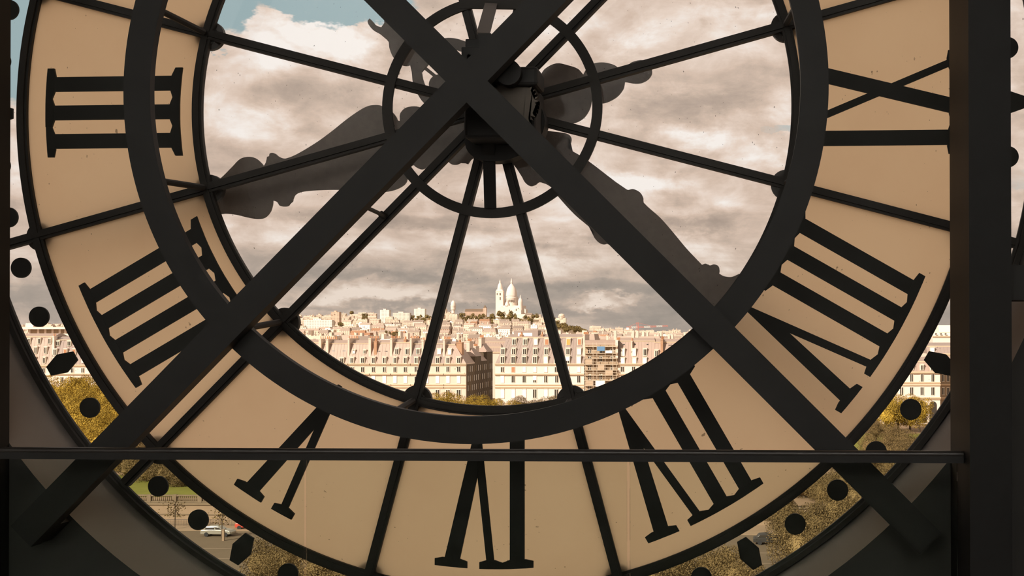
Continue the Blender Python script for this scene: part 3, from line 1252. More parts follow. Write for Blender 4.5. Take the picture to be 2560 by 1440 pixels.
# the long terrace left of the side street, one building after another
building('pale apartment house at the left end of the terrace, two small skylights in its roof', 800, 871, YB, 909, 859,
         [(902, 13, 9, [(827.5, D), (854.6, D)], 1), (880, 7, 7, [(830, D), (856, D)], 2), (924, 13, 9, [(827, D), (853, D)], 0), (949, 17, 9, [(827, D), (853, D)], 0)], LED,
         chim=[(812, 818, 848, 1, 12, FAC, 6), (867, 871, 846, 1, 12, FAC, 6)])
building('pale apartment house with white edged attic windows left of a brown chimney', 871, 925, YB, 909, 859,
         [(901, 13, 9, [(880, D), (906.6, D)], 1), (880, 8, 6, [(882, Wt), (909, D)], 1), (924, 13, 9, [(881, D), (906.6, D)], 0), (949, 17, 9, [(880, D), (906.6, D)], 0)], LED,
         chim=[(919, 925, 846, 1, 12, FAC, 6)])
building('pale apartment house with two dark skylights beside the brown brick chimney', 925, 978, YB, 909, 858,
         [(901, 14, 8, [(933.7, D), (961, D)], 1), (877, 5, 7, [(944, D), (962, D)], 2), (924, 13, 9, [(933.7, D), (961, D)], 0), (949, 17, 9, [(933.7, Wt), (961, Wt)], 0)], LED,
         chim=[(932, 939, 852, 1.2, 3.2, BRICK, 3), (973, 978, 846, 1, 12, FAC, 6)])
building('apartment house with a pair of tall dark upper dormers and a flat roof hut', 978, 1027, YB, 909, 857,
         [(901, 14, 8, [(987.6, D), (1013.5, D)], 1), (879, 13, 9, [(990, D), (1016, D)], 1), (924, 13, 9, [(987.6, D), (1013.5, D)], 0), (949, 17, 9, [(987.6, Wt), (1013.5, Wt)], 0)], LED,
         chim=[(1003, 1009, 848, 3, 5, BRICK, 2), (1023, 1027, 846, 1, 12, FAC, 6)])
building('apartment house partly behind the glazing bar, with greyer slate mansard', 1027, 1110, YB, 909, 860,
         [(901, 14, 9, [(1040.5, D), (1067, D), (1094, D)], 1), (879, 12, 9, [(1043, D), (1069, D), (1096, Wt)], 1), (923, 13, 9, [(1040.5, D), (1067, D), (1094, D)], 0), (949, 17, 9, [(1040.5, D), (1067, Wt), (1094, Wt)], 0),
          (984, 20, 11, [(1067, D), (1094, D)], 0)], LED, roof=SLATE, chim=[(1052, 1057, 850, 1, 12, FAC, 6), (1106, 1110, 848, 1, 12, FAC, 6)])
bA = building('corner apartment house with a hipped roof and red brick chimney beside the dark side street', 1110, 1165, YB, 909, 862,
         [(901, 14, 9, [(1120, D), (1146.7, D)], 1), (880, 13, 9, [(1122, Wt)], 1), (923, 13, 9, [(1120, D), (1146.7, D)], 0), (949, 17, 9, [(1120, Wt), (1146.7, Wt)], 0),
          (984, 20, 11, [(1120, D), (1146.7, D)], 0)], LED, depth=14, hipr=4.5, chim=[(1137, 1151, 856, 2.2, 5, BRICK, 4)])
FLANK = mat('shade_painted_flank', (.115, .085, .055), .95, 0, .45, .35)  # shade of the narrow street put into the wall colour
XF = Wx(1165, YB)
for (fy0, fy1, ytop, lab, hw_) in ((YB + .8, YB + 13.9, 911, None, 0), (YB + 14.2, YB + 24, 893, 'shade-coloured side street house directly behind the corner apartment house', 10), (YB + 24.3, YB + 34, 907, 'low shade-coloured house in the middle of the dark side street', 8),
                                   (YB + 34.3, YB + 45, 884, 'shade-coloured house at the far end of the dark side street', 12)):
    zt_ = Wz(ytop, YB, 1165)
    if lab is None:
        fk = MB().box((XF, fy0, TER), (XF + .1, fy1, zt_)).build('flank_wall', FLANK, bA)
    else:
        fk = empty('side_street_house', (XF - hw_ / 2, fy0, TER), lab, 'building')
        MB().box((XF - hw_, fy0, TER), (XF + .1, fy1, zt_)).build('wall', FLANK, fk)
        mb = MB()
        mb.add([(XF - hw_, fy0, zt_), (XF + .3, fy0, zt_), (XF + .3, fy1, zt_), (XF - hw_, fy1, zt_), (XF - hw_ + 2, fy0 + 2, zt_ + 3), (XF - 2, fy0 + 2, zt_ + 3), (XF - 2, fy1 - 2, zt_ + 3), (XF - hw_ + 2, fy1 - 2, zt_ + 3)],
               [(0, 1, 5, 4), (1, 2, 6, 5), (2, 3, 7, 6), (3, 0, 4, 7), (4, 5, 6, 7)])
        mb.build('roof', ZINC, fk)
        chimney(fk, XF - 3.4, XF - 2.2, fy0 + 1, fy1 - 3, zt_, zt_ + 5.5, 5, FAC)
    for zi, yy in enumerate((924, 948, 972, 996)):
        n_ = int((fy1 - fy0) / 3)
        for k in range(n_):
            y0_ = fy0 + 1 + k * (fy1 - fy0) / n_
            z0_ = Wz(yy, YB, 1165)
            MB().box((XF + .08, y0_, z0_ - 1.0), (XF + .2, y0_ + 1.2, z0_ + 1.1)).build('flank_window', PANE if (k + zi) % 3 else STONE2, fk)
bB = building('wide white apartment house right of the side street, four attic rows and an orange awning', 1238, 1460, YB, 909, 844,
              [(855, 14, 9.5, [(1283, D), (1310.5, D), (1337, Wt), (1364.5, 'brown'), (1391, D), (1419, 'orange'), (1447, 'brown')], 1),
               (879, 14, 9.5, [(1256, D), (1283, D), (1310.5, D), (1337, D), (1364.5, D), (1391, D), (1419, D), (1447, Wt)], 1),
               (900, 16, 10, [(1256, D), (1283, D), (1310.5, D), (1337, D), (1364.5, Wt), (1391, D), (1419, 'half'), (1447, Wt)], 1),
               (924, 13, 9, [(1256, D), (1283, 'brown'), (1310.5, Wt), (1337, Wt), (1364.5, Wt), (1391, D), (1419, Wt), (1447, Wt)], 0),
               (948, 17, 9, [(1256, Wt), (1283, D), (1310.5, D), (1337, 'half'), (1364.5, D), (1392, D), (1419, D), (1447, D)], 0),
               (984, 22, 10.5, [(1256, Wt), (1283, Wt), (1310.5, Wt), (1337, D), (1364.5, Wt), (1391, D), (1419, Wt), (1447, Wt)], 0)], LED, depth=16, wall=FAC2, roof=SLATE, rooftop_in=3.0, hipl=3.6,
              chim=[(1294, 1301, 836, 4, 6, BRICK, 3), (1347, 1353, 836, 4, 6, BRICK, 3), (1456, 1461, 836, 1, 14, FAC, 7)])
# roof hut on top of it
p, q = W(1286, 826, YB + 6), W(1346, 842, YB + 6)
mb = MB()
mb.box((p.x, YB + 5, q.z - 2), (q.x, YB + 12, p.z))
ph = mb.build('roof_hut', SLATE, bB)
mb = MB()
mb.box((p.x + 1.5, YB + 4.9, q.z - .6), (q.x - 2.0, YB + 5, p.z - .9))
mb.build('hut_window', BLIND, ph)

bD = building('apartment house right of the scaffold with tall narrow attic windows', 1545, 1636, YB, 911, 853,
              [(860, 5, 5, [(1558, D), (1586, D), (1618, 'brown')], 2), (881, 16, 8, [(1557, Wt), (1585, Wt), (1612, D)], 1), (902, 13, 9, [(1557, Wt), (1586, Wt), (1612, Wt)], 1),
               (923, 13, 9, [(1556, D), (1584, D), (1612, D)], 0), (948, 17, 9, [(1556, D), (1584, D), (1612, D)], 0)], LED, wall=FAC2, chim=[(1539, 1545, 850, .5, 12, FAC2, 6), (1577, 1580, 852, 1, 10, FAC, 5)])
bE = building('apartment house with a bare ochre gable partly hidden by the steel ring', 1636, 1760, YB, 911, 856,
              [(861, 6, 9, [(1675, D), (1712, D)], 2), (884, 15, 8, [(1641, D), (1700, D), (1727, D)], 1), (924, 13, 9, [(1650, D), (1677, D), (1704, D), (1731, D)], 0)], LED, chim=[(1651, 1657, 848, .8, 12, BRICK, 6)])

# scaffolded house
Xs0, Xs1 = Wx(1462, YB), Wx(1545, YB)
sc_ = empty('scaffolded_house', ((Xs0 + Xs1) / 2, YB, TER), 'house front wrapped in scaffolding with a blue tarpaulin', 'building')
zt = Wz(862, YB, 1500)
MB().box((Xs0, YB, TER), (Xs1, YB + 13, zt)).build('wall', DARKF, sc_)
mb = MB()
mb.box((Xs0, YB + .5, zt), (Xs1, YB + 12, zt + 1.6))
mb.build('roof', ZINC, sc_)
for row in (878, 898, 920, 943, 968):
    for x in (1474, 1502, 1530):
        window(sc_, Wx(x, YB), YB, Wz(row, YB, 1500) - .9, 1.2, 1.9, 'dark')
ylv = [866, 883, 896, 911, 925, 938, 951, 964, 978, 992]
for yl in ylv:
    z = Wz(yl, YB, 1500)
    MB().box((Xs0, YB - 1.5, z - .12), (Xs1, YB - .2, z + .05)).build('scaffold_deck', POLE, sc_)
    MB().box((Xs0, YB - 1.52, z + .9), (Xs1, YB - 1.46, z + 1.0)).build('scaffold_rail', POLE, sc_)
for x in (1464, 1484, 1493.5, 1514, 1533, 1543):
    X = Wx(x, YB)
    MB().tube((X, YB - 1.5, TER), (X, YB - 1.5, zt + .8), .09, 6).build('scaffold_pole', POLE, sc_)
for (x0, x1, y0, y1) in ((1466, 1482, 898, 910), (1496, 1512, 912, 924), (1515, 1532, 926, 937), (1466, 1483, 952, 963), (1494, 1513, 966, 977)):
    MB().box((Wx(x0, YB), YB - 1.44, Wz(y1, YB, 1500)), (Wx(x1, YB), YB - 1.40, Wz(y0, YB, 1500))).build('scaffold_net', NET, sc_)
MB().box((Wx(1494, YB), YB - 1.75, Wz(877, YB, 1500)), (Wx(1513, YB), YB - 1.60, Wz(866, YB, 1500))).build('blue_tarpaulin', TARP, sc_, label='blue tarpaulin')
MB().box((Wx(1515, YB), YB - 1.70, Wz(883, YB, 1500)), (Wx(1532, YB), YB - 1.58, Wz(876, YB, 1500))).build('white_sheet', BLIND, sc_, label='white sheet')
MB().box((Wx(1490, YB), YB - 1.75, Wz(966, YB, 1500)), (Wx(1513, YB), YB - 1.60, Wz(951, YB, 1500))).build('white_sheet', BLIND, sc_, label='white sheet')
MB().box((Wx(1539, YB), YB - .4, Wz(895, YB, 1500)), (Wx(1545, YB), YB + 10, Wz(851, YB, 1500))).build('party_wall', FAC2, sc_)

# the rows go on behind the numerals and the frame
for (x0, x1) in ((262, 365), (365, 470), (470, 580), (580, 690), (690, 800), (1760, 1880), (1880, 2000), (2000, 2110), (2110, 2204), (2440, 2560), (2560, 2690), (2690, 2820)):
    n_ = int((x1 - x0) / 27)
    cs = [x0 + 14 + 27 * i for i in range(n_)]
    Yy = YB if x1 < 2440 else 395
    building('cream apartment house hidden behind the milky numeral panes', x0, x1, Yy, 909, 857, [(901, 14, 9, [(x, D) for x in cs], 1), (924, 13, 9, [(x, D) for x in cs], 0), (949, 17, 9, [(x, D) for x in cs], 0)], LED, chim=[(x1 - 6, x1, 847, 1, 12, FAC, 5)],
             group='apartment houses continuing the terrace behind the numerals')

# second line of houses closing the side street
building('cream house with sloping gables deep in the side street', 1196, 1262, 470, 880, 868, [(890, 9, 6, [(1214, D), (1226, D)], 0), (906, 9, 6, [(1214, D), (1226, D)], 0)], [(880, .3, .4)], depth=10, hipl=2, hipr=2, chim=[(1168 + 30, 1176 + 32, 858, 2, 6, FAC, 4)])
building('house with a broad zinc roof behind the side street', 1186, 1262, 520, 868, 855, [], [(868, .3, .5)], depth=14, chim=[(1192, 1200, 851, 2, 6, BRICK, 4)])
building('pale house with a wide roof behind the white apartment house', 1250, 1330, 560, 858, 849, [], [(858, .3, .4)], depth=14, chim=[(1310, 1318, 843, 2, 6, FAC, 4)])

# left window
YL = 405
building('pale apartment house with arched attic windows and a planted roof terrace at the far left', 40, 127, YL, 913, 842,
         [(853, 13, 7, [(66, D), (91.5, D), (118, D)], 1), (876, 15, 7, [(60, D), (85.5, D), (110.6, D)], 1), (901, 14, 7, [(59, D), (85, D), (110, D)], 1), (926, 12, 8, [(60, D), (85, D), (110, D)], 0), (949, 15, 8, [(60, D), (85, D), (110, D)], 0)],
         [(913, .35, .6), (937, .3, .6)], wall=FAC2, rooftop_in=2.2)
bF = building('apartment house with a rust coloured awning behind the left hour marker', 127, 262, YL, 912, 850,
              [(859, 11, 9, [(137, D), (166, D), (182, D), (207, D)], 1), (881, 15, 8, [(134, D), (160, 'brown'), (182, 'brown'), (207, D)], 1), (901, 12, 8, [(135, D), (182, D), (207, Wt)], 1), (926, 12, 8, [(155, D), (181, D), (207, D), (234, D)], 0),
               (950, 15, 8, [(155, D), (181, D), (207, D), (234, D)], 0)], [(912, .35, .6), (934, .3, .6)], wall=FAC2, roof=SLATE, rooftop_in=2.4, chim=[(127, 131, 840, 1, 3, FAC2, 2)])
# planted terrace house behind them
YT = 430
tt = empty('terrace_house', (Wx(140, YT), YT, TER), 'set back flat roofed house with a green planted balcony behind the left houses', 'building')
MB().box((Wx(52, YT), YT, TER), (Wx(200, YT), YT + 12, Wz(834, YT, 130))).build('wall', FAC2, tt)
MB().box((Wx(60, YT), YT - 1.5, Wz(823, YT, 130)), (Wx(172, YT), YT + 12, Wz(818, YT, 130))).build('roof', FAC2, tt)
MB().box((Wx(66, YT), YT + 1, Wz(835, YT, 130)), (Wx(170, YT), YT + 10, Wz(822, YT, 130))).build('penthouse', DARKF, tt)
for x in (70, 92, 110, 128, 146, 160):
    MB().box((Wx(x, YT) - .4, YT + .8, Wz(835, YT, 130)), (Wx(x, YT) + .4, YT + 1, Wz(822, YT, 130))).build('pillar', FAC2, tt)
MB().box((Wx(56, YT), YT + 2, Wz(818, YT, 130)), (Wx(75, YT), YT + 8, Wz(808, YT, 130))).build('roof_hut', FAC2, tt)

# right window
YGR = 344
bG = building('cream corner palace with an open street arcade at the far right', 2205, 2350, YGR, 929, 905,
              [(919, 12, 8, [(2254, D), (2280, D), (2305.5, D), (2331, D)], 1), (945, 19, 8, [(2228, D), (2254, D), (2279, D), (2305, D), (2332, D)], 0), (978, 20, 9, [(2228, D), (2254, D), (2279, D), (2305, D), (2332, D)], 0)],
              [(929, .35, .6), (955, .25, .3), (961, .25, .35), (993, .35, .6)], wall=FAC2, depth=24, rooftop_in=2.0)
zb = Wz(993, YGR, 2330)
for x in (2228, 2254, 2280, 2306, 2332):
    X = Wx(x, YGR)
    poly = [(X - 1.05, TER + .3), (X + 1.05, TER + .3)] + [(X + 1.05 * cos(a), zb - 2.2 + 1.05 * sin(a)) for a in np.linspace(0, pi, 9)]
    MB().prism(poly, YGR - .12, YGR + .05).build('arch', PANE, bG)
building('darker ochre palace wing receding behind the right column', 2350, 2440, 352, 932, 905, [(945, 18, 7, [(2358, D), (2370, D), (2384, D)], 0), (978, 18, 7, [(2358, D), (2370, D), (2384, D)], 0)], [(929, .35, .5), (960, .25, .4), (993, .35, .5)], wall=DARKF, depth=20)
building('palace block with a ribbed grey metal roof above the right corner palace', 2318, 2440, 400, 884, 866, [(875, 9, 9, [(2332, Wt)], 1)], [(884, .4, .6)], depth=20, wall=FAC2, roof=SLATE)
building('white roofed pavilion with a roof hedge at the far right', 2332, 2440, 470, 840, 832, [(835, 5, 5, [(2340, D), (2352, D), (2364, D)], 0)], [(840, .3, .5)], depth=18, wall=FAC2, roof=FAC2, hipl=3, hipr=6, flat=3.0)

# ------------------------------------------------------------------ trees
LEAF_G = mat('golden_leaves', (.30, .20, .028), .75, 0, .25, .4, .15, isl=.55, obr=.12)
LEAF_O = mat('olive_leaves', (.150, .104, .042), .75, 0, .3, .4, .15, isl=.42, obr=.15)
LEAF_D = mat('hill_leaves', (.185, .135, .05), .8, 0, .3, .15, .1, isl=.5, obr=.2)
BARK = mat('bark', (.10, .075, .05), .9, 0, .3, 2)


def crown_mesh(name, rx, rz, n, size, m_, seed, clumps=9):
    r = random.Random(seed)
    mb = MB()
    cl = []
    for i in range(clumps):
        u, v = r.uniform(-1, 1), r.uniform(0, 2 * pi)
        k = math.sqrt(1 - u * u) * .62
        cl.append((k * cos(v) * rx, k * sin(v) * rx, u * .6 * rz, r.uniform(.38, .6)))
    cl.append((0, 0, 0, .7))
    for i in range(n):
        cx, cy, cz, cr = r.choice(cl)
        u, v = r.uniform(-1, 1), r.uniform(0, 2 * pi)
        k = math.sqrt(1 - u * u)
        d = Vector((k * cos(v), k * sin(v), u))
        p = Vector((cx, cy, cz)) + Vector((d.x * rx, d.y * rx, d.z * rz)) * cr * r.uniform(.80, 1.05)
        nn = (d + Vector((r.uniform(-.7, .7), r.uniform(-.7, .7), r.uniform(-.7, .7)))).normalized()
        a = nn.orthogonal().normalized()
        b = nn.cross(a)
        s = size * r.uniform(.6, 1.3)
        an = r.uniform(0, pi)
        a, b = a * cos(an) + b * sin(an), b * cos(an) - a * sin(an)
        mb.face([p - a * s, p - b * s * .55, p + a * s, p + b * s * .55])
    return mb.mesh(name, m_)


def core_mesh(rx, rz, seed):
    import bmesh
    bm = bmesh.new()
    bmesh.ops.create_icosphere(bm, subdivisions=2, radius=1)
    r = random.Random(seed)
    for v in bm.verts:
        k = r.uniform(.6, .78)
        v.co = Vector((v.co.x * rx * k, v.co.y * rx * k, v.co.z * rz * k))
    me = bpy.data.meshes.new('crown_core')
    bm.to_mesh(me)
    bm.free()
    return me


def trunk_mesh(h, r0, seed):
    r = random.Random(seed)
    mb = MB()
    mb.tube((0, 0, -h), (0, 0, -.2 * h), r0, 8, r0 * .7)
    for i in range(5):
        a = r.uniform(0, 2 * pi)
        mb.tube((0, 0, -.35 * h - .1 * i), (cos(a) * 1.6, sin(a) * 1.6, .1 * h), r0 * .45, 6, r0 * .2)
    return mb.mesh('trunk', BARK)


CR = {}
for i in range(4):
    CR['g', i] = crown_mesh('crown', 4.6, 4.6, 9000, .16, LEAF_G, 10 + i)
    CR['o', i] = crown_mesh('crown', 4.6, 4.2, 12000, .135, LEAF_O, 30 + i)
    CR['h', i] = crown_mesh('crown', 6.5, 6.0, 500, 1.2, LEAF_D, 50 + i, 7)
for key, mm in (('g', LEAF_G), ('o', LEAF_O), ('h', LEAF_D)):
    c = core_mesh(4.2 if key != 'h' else 6.2, 4.0 if key != 'h' else 5.8, 5)
    c.materials.append(mm)
    CR[key, 'core'] = c
TRK = trunk_mesh(9.0, .32, 3)


def tree(px, pytop, Y, kind, label, group, ground, sc=1.0, i=None, name='tree', trunk=True):
    """tree whose crown top is seen at (px, pytop) at distance Y"""
    p = W(px, pytop, Y)
    rz = (4.6 if kind == 'g' else 4.2 if kind == 'o' else 6.0) * sc
    zc = max(p.z - rz, ground + rz * .55)
    t = empty(name, (p.x, Y, ground), label, 'tree', group)
    i = rnd.randrange(4) if i is None else i
    a = rnd.uniform(0, 6.28)
    put('crown', CR[kind, i], t, (p.x, Y, zc), (sc, sc, sc), a)
    put('crown_core', CR[kind, 'core'], t, (p.x, Y, zc), (sc * .72, sc * .72, sc * .72), a)
    if trunk:
        k = (zc - ground) / 9.0
        put('trunk', TRK, t, (p.x, Y, zc), (1, 1, max(k, .2)), a)
    return t


# garden trees in front of the long terraces
LT = 'golden leaved garden tree in the row below the apartment houses'
for k, px in enumerate(range(1092, 1440, 24)):
    top = {0: 985, 1: 983, 2: 986, 3: 990, 4: 991, 5: 990, 6: 994, 7: 1000, 8: 1004}.get(k, 996 + 6 * rnd.random())
    if k in (9, 12):
        top = 990
    tree(px + rnd.uniform(-4, 4), top, 330 + rnd.uniform(-14, 14), 'g' if k < 9 else 'o', LT, 'garden trees below the apartment houses', TER, rnd.uniform(.75, .95))
LT2 = 'dense golden garden tree seen through the left minute track'
for (px, top, Y) in ((120, 938, 340), (152, 944, 330), (186, 938, 326), (204, 930, 330), (232, 944, 322), (262, 960, 310), (140, 968, 300), (172, 975, 292), (212, 975, 286), (250, 985, 280), (290, 1000, 275), (190, 1010, 262), (225, 1020, 258), (262, 1030, 250), (300, 1040, 255), (210, 1050, 240),
                     (250, 1065, 235), (290, 1075, 232), (330, 1085, 240), (230, 1090, 225), (280, 1100, 222)):
    tree(px, top, Y, 'g', LT2, 'garden trees in the left minute track', TER, rnd.uniform(.8, 1.05))
LT3 = 'olive garden tree with bare trunk behind the stone balustrade'
for (px, top, Y) in ((325, 1145, 212), (368, 1158, 206), (412, 1168, 203), (458, 1176, 200), (505, 1186, 198), (390, 1150, 222), (350, 1150, 226), (340, 1095, 235), (400, 1105, 240), (460, 1115, 240), (520, 1135, 230), (440, 1140, 215)):
    tree(px, top, Y, 'o', LT3, 'garden trees behind the balustrade', TER, rnd.uniform(.62, .8))
LT4 = 'olive quayside tree in the lower part of the minute track'
for (px, top, Y) in ((655, 1345, 138), (720, 1352, 134), (790, 1372, 130), (850, 1395, 128), (910, 1405, 126), (980, 1410, 126), (1640, 1395, 126), (1700, 1380, 128), (1770, 1360, 132), (1840, 1370, 124)):
    tree(px, top, Y, 'o', LT4, 'quayside trees at the bottom of the view', G, rnd.uniform(.55, .75))
LT5 = 'leafy olive tree in the lower right minute track'
for (px, top, Y) in ((1960, 1235, 175), (2010, 1215, 190), (2060, 1185, 185), (2110, 1160, 192), (2150, 1130, 200), (2200, 1120, 205), (2040, 1255, 160), (2090, 1225, 165), (2140, 1195, 172), (2190, 1165, 178), (2000, 1300, 150), (2060, 1290, 148), (1990, 1265, 165), (2130, 1240, 155), (2180, 1210, 160)):
    tree(px, top, Y, 'o', LT5, 'trees in the lower right minute track', G if Y < 180 else TER, rnd.uniform(.65, .9))
LT6 = 'round golden tree in front of the arcaded palace'
for (px, top, Y) in ((2245, 988, 318), (2275, 984, 316), (2298, 988, 314), (2220, 1000, 312)):
    tree(px, top, Y, 'g', LT6, 'trees in front of the arcaded palace', TER, .95)
LT7 = 'clipped golden hedge tree on the garden lawn at the right'
for (px, top, Y) in ((2190, 1050, 268), (2225, 1062, 262), (2260, 1075, 256), (2215, 1090, 240), (2250, 1100, 236), (2170, 1085, 245), (2290, 1098, 246), (2185, 1108, 228), (2225, 1118, 226), (2320, 1080, 262)):
    tree(px, top, Y, 'o', LT7, 'low trees on the right garden lawn', TER, rnd.uniform(.55, .75))

for k, px in enumerate(list(range(320, 1090, 48)) + list(range(1440, 2200, 48))):
    tree(px, 990 + rnd.uniform(-8, 10), 325 + rnd.uniform(-14, 14), 'g' if k % 2 else 'o', 'garden tree of the long row hidden behind the numeral panes', 'garden trees hidden behind the numerals', TER, rnd.uniform(.8, 1.0))
# young street trees on the quay
for (px, yb, yt, Y, lab) in ((437, 1316, 1262, 173, 'thin young tree by the quay railing left of the car'), (554, 1352, 1280, 166, 'thin young tree standing behind the parked silver car')):
    p, q = W(px, yb, Y), W(px, yt, Y)
    t = empty('young_tree', (p.x, Y, G), lab, 'tree')
    mb = MB()
    mb.tube((p.x, Y, G), (p.x + .1, Y, q.z + .5), .09, 7, .05)
    for i in range(7):
        a = i * 2.4
        mb.tube((p.x + .05, Y, G + (q.z - G) * (.5 + .06 * i)), (p.x + .9 * cos(a), Y + .5 * sin(a), G + (q.z - G) * (.66 + .06 * i)), .03, 5, .015)
    mb.build('trunk', BARK, t)
    r = random.Random(px)
    mb = MB()
    for i in range(160):
        c = Vector((p.x + r.gauss(0, .75), Y + r.gauss(0, .6), G + (q.z - G) * r.uniform(.5, 1.15)))
        a = Vector((r.uniform(-1, 1), r.uniform(-1, 1), r.uniform(-1, 1))).normalized()
        b = a.orthogonal().normalized()
        mb.face([c - a * .16, c - b * .09, c + a * .16, c + b * .09])
    mb.build('leaves', LEAF_O, t)

# ------------------------------------------------------------------ quay: retaining wall, balustrade, railing, cars
w_ = empty('retaining_wall', (-60, 180, G), 'long pale stone retaining wall along the quay road', 'wall')
MB().box((-500, 180, G), (500, 180.8, TER)).build('wall_face', STONE, w_)
MB().box((-500, 179.8, TER - .35), (500, 181, TER)).build('coping', STONE2, w_)
MB().box((-500, 179.9, G + 1.1), (500, 180.05, G + 1.25)).build('string_course', STONE2, w_)
bl = empty('stone_balustrade', (-85, 180.3, TER), 'weathered stone balustrade on top of the retaining wall', 'balustrade')
xa, xb = Wx(250, 180, 1250), Wx(640, 180, 1250)
MB().box((xa, 180.1, TER + .95), (xb, 180.6, TER + 1.15)).build('rail', STONE2, bl)
MB().box((xa, 180.1, TER), (xb, 180.6, TER + .22)).build('plinth', STONE2, bl)
bal = MB()
bal.lathe([(.07, 0), (.12, .1), (.13, .28), (.07, .5), (.11, .66), (.08, .75)], 8)
balm = bal.mesh('baluster', STONE2)
x = xa + .2
i = 0
while x < xb:
    if i % 12 == 11:
        MB().box((x - .3, 180.05, TER), (x + .3, 180.65, TER + 1.2)).build('pier', STONE2, bl)
        x += .55
    else:
        put('baluster', balm, bl, (x, 180.35, TER + .2))
        x += .32
    i += 1
# lawn behind
MB().box((xa - 40, 186, TER), (xb + 60, 214, TER + .06)).build('lawn', LAWN, kind='structure', label='strip of green lawn behind the balustrade', category='lawn')
MB().box((Wx(2100, 240, 1100), 205, TER), (Wx(2500, 240, 1100), 310, TER + .06)).build('lawn', LAWN, kind='structure', label='green lawn in the right garden', category='lawn')
rl = empty('quay_railing', (-85, 176, G), 'dark metal railing along the quay pavement', 'railing')
mb = MB()
mb.box((xa, 175.95, G + .95), (xb, 176.05, G + 1.05))
mb.build('top_rail', RAILM, rl)
mb = MB()
x = xa
while x < xb:
    mb.box((x - .02, 175.98, G), (x + .02, 176.02, G + 1.0))
    x += .25
mb.build('railing_bars', RAILM, rl)
MB().box((-500, 172, G), (500, 180, G + .12)).build('pavement', STONE, kind='structure', label='pale pavement along the retaining wall', category='pavement')
mb = MB()
for y_ in (158.0, 151.0):
    mb.box((-500, y_, G), (500, y_ + .25, G + .012))
mb.build('road_marking', mat('road_paint', (.25, .19, .13), .8), kind='structure', label='pale painted lines along the quay road', category='road marking')


def car(label, px, py, Y, L, m_, rz=0, cat='car'):
    p = W(px, py, Y)
    t = empty('car', (p.x, Y, G), label, cat, rz=rz)
    hw = .88

    def side(poly, w0, name, mm, par=t):
        mb = MB()
        mb.prism(poly, -w0, w0)
        o = bpy.data.objects.new(name, mb.mesh(name, mm))
        md = o.modifiers.new('b', 'BEVEL')
        md.width = .06
        md.segments = 2
        return lk(o, par)
    k = L / 4.4
    side([(-2.2 * k, .35), (-2.2 * k, .85), (-2.05 * k, .95), (-.9 * k, 1.0), (1.0 * k, .98), (1.9 * k, .85), (2.2 * k, .65), (2.2 * k, .35)], hw, 'body', m_)
    side([(-1.85 * k, .95), (-1.45 * k, 1.42), (-.6 * k, 1.50), (.3 * k, 1.42), (1.05 * k, .95)], hw - .12, 'cabin', m_)
    side([(-1.72 * k, 1.0), (-1.38 * k, 1.36), (-.25 * k, 1.40), (-.25 * k, 1.0)], hw - .10, 'window', PANE)
    side([(-.15 * k, 1.0), (-.15 * k, 1.40), (.25 * k, 1.34), (.85 * k, 1.0)], hw - .10, 'window', PANE)
    for sx in (-1.35 * k, 1.35 * k):
        for sy in (-1, 1):
            mb = MB()
            mb.tube((sx, sy * (hw - .2), .32), (sx, sy * (hw + .02), .32), .32, 14)
            o = bpy.data.objects.new('wheel', mb.mesh('wheel', mat('tyre', (.03, .03, .03), .8)))
            lk(o, t)
    return t


car('silver grey estate car parked on the quay road', 546, 1346, 168, 4.6, mat('silver_paint', (.42, .40, .33), .3, .5, .05, 2))
car('small red car half hidden behind the hour marker near the silver car', 622, 1326, 174, 3.6, mat('red_paint', (.55, .08, .05), .3, 0, .05, 2))
car('dark grey car on the road behind the lower right hour marker', 1925, 1338, 165, 4.7, mat('charcoal_paint', (.045, .042, .038), .5, 0, .05, 2, .15))
t = MB()
q = W(558, 1357, 164)
t.box((q.x - .15, 163.9, G), (q.x + .15, 164.2, G + 1.5))
t.box((q.x - .19, 163.85, G + 1.5), (q.x + .19, 164.25, G + 1.6))
t.build('street_cabinet', STONE, origin=(q.x, 164, G), label='slim pale post cabinet in front of the silver car', category='post')

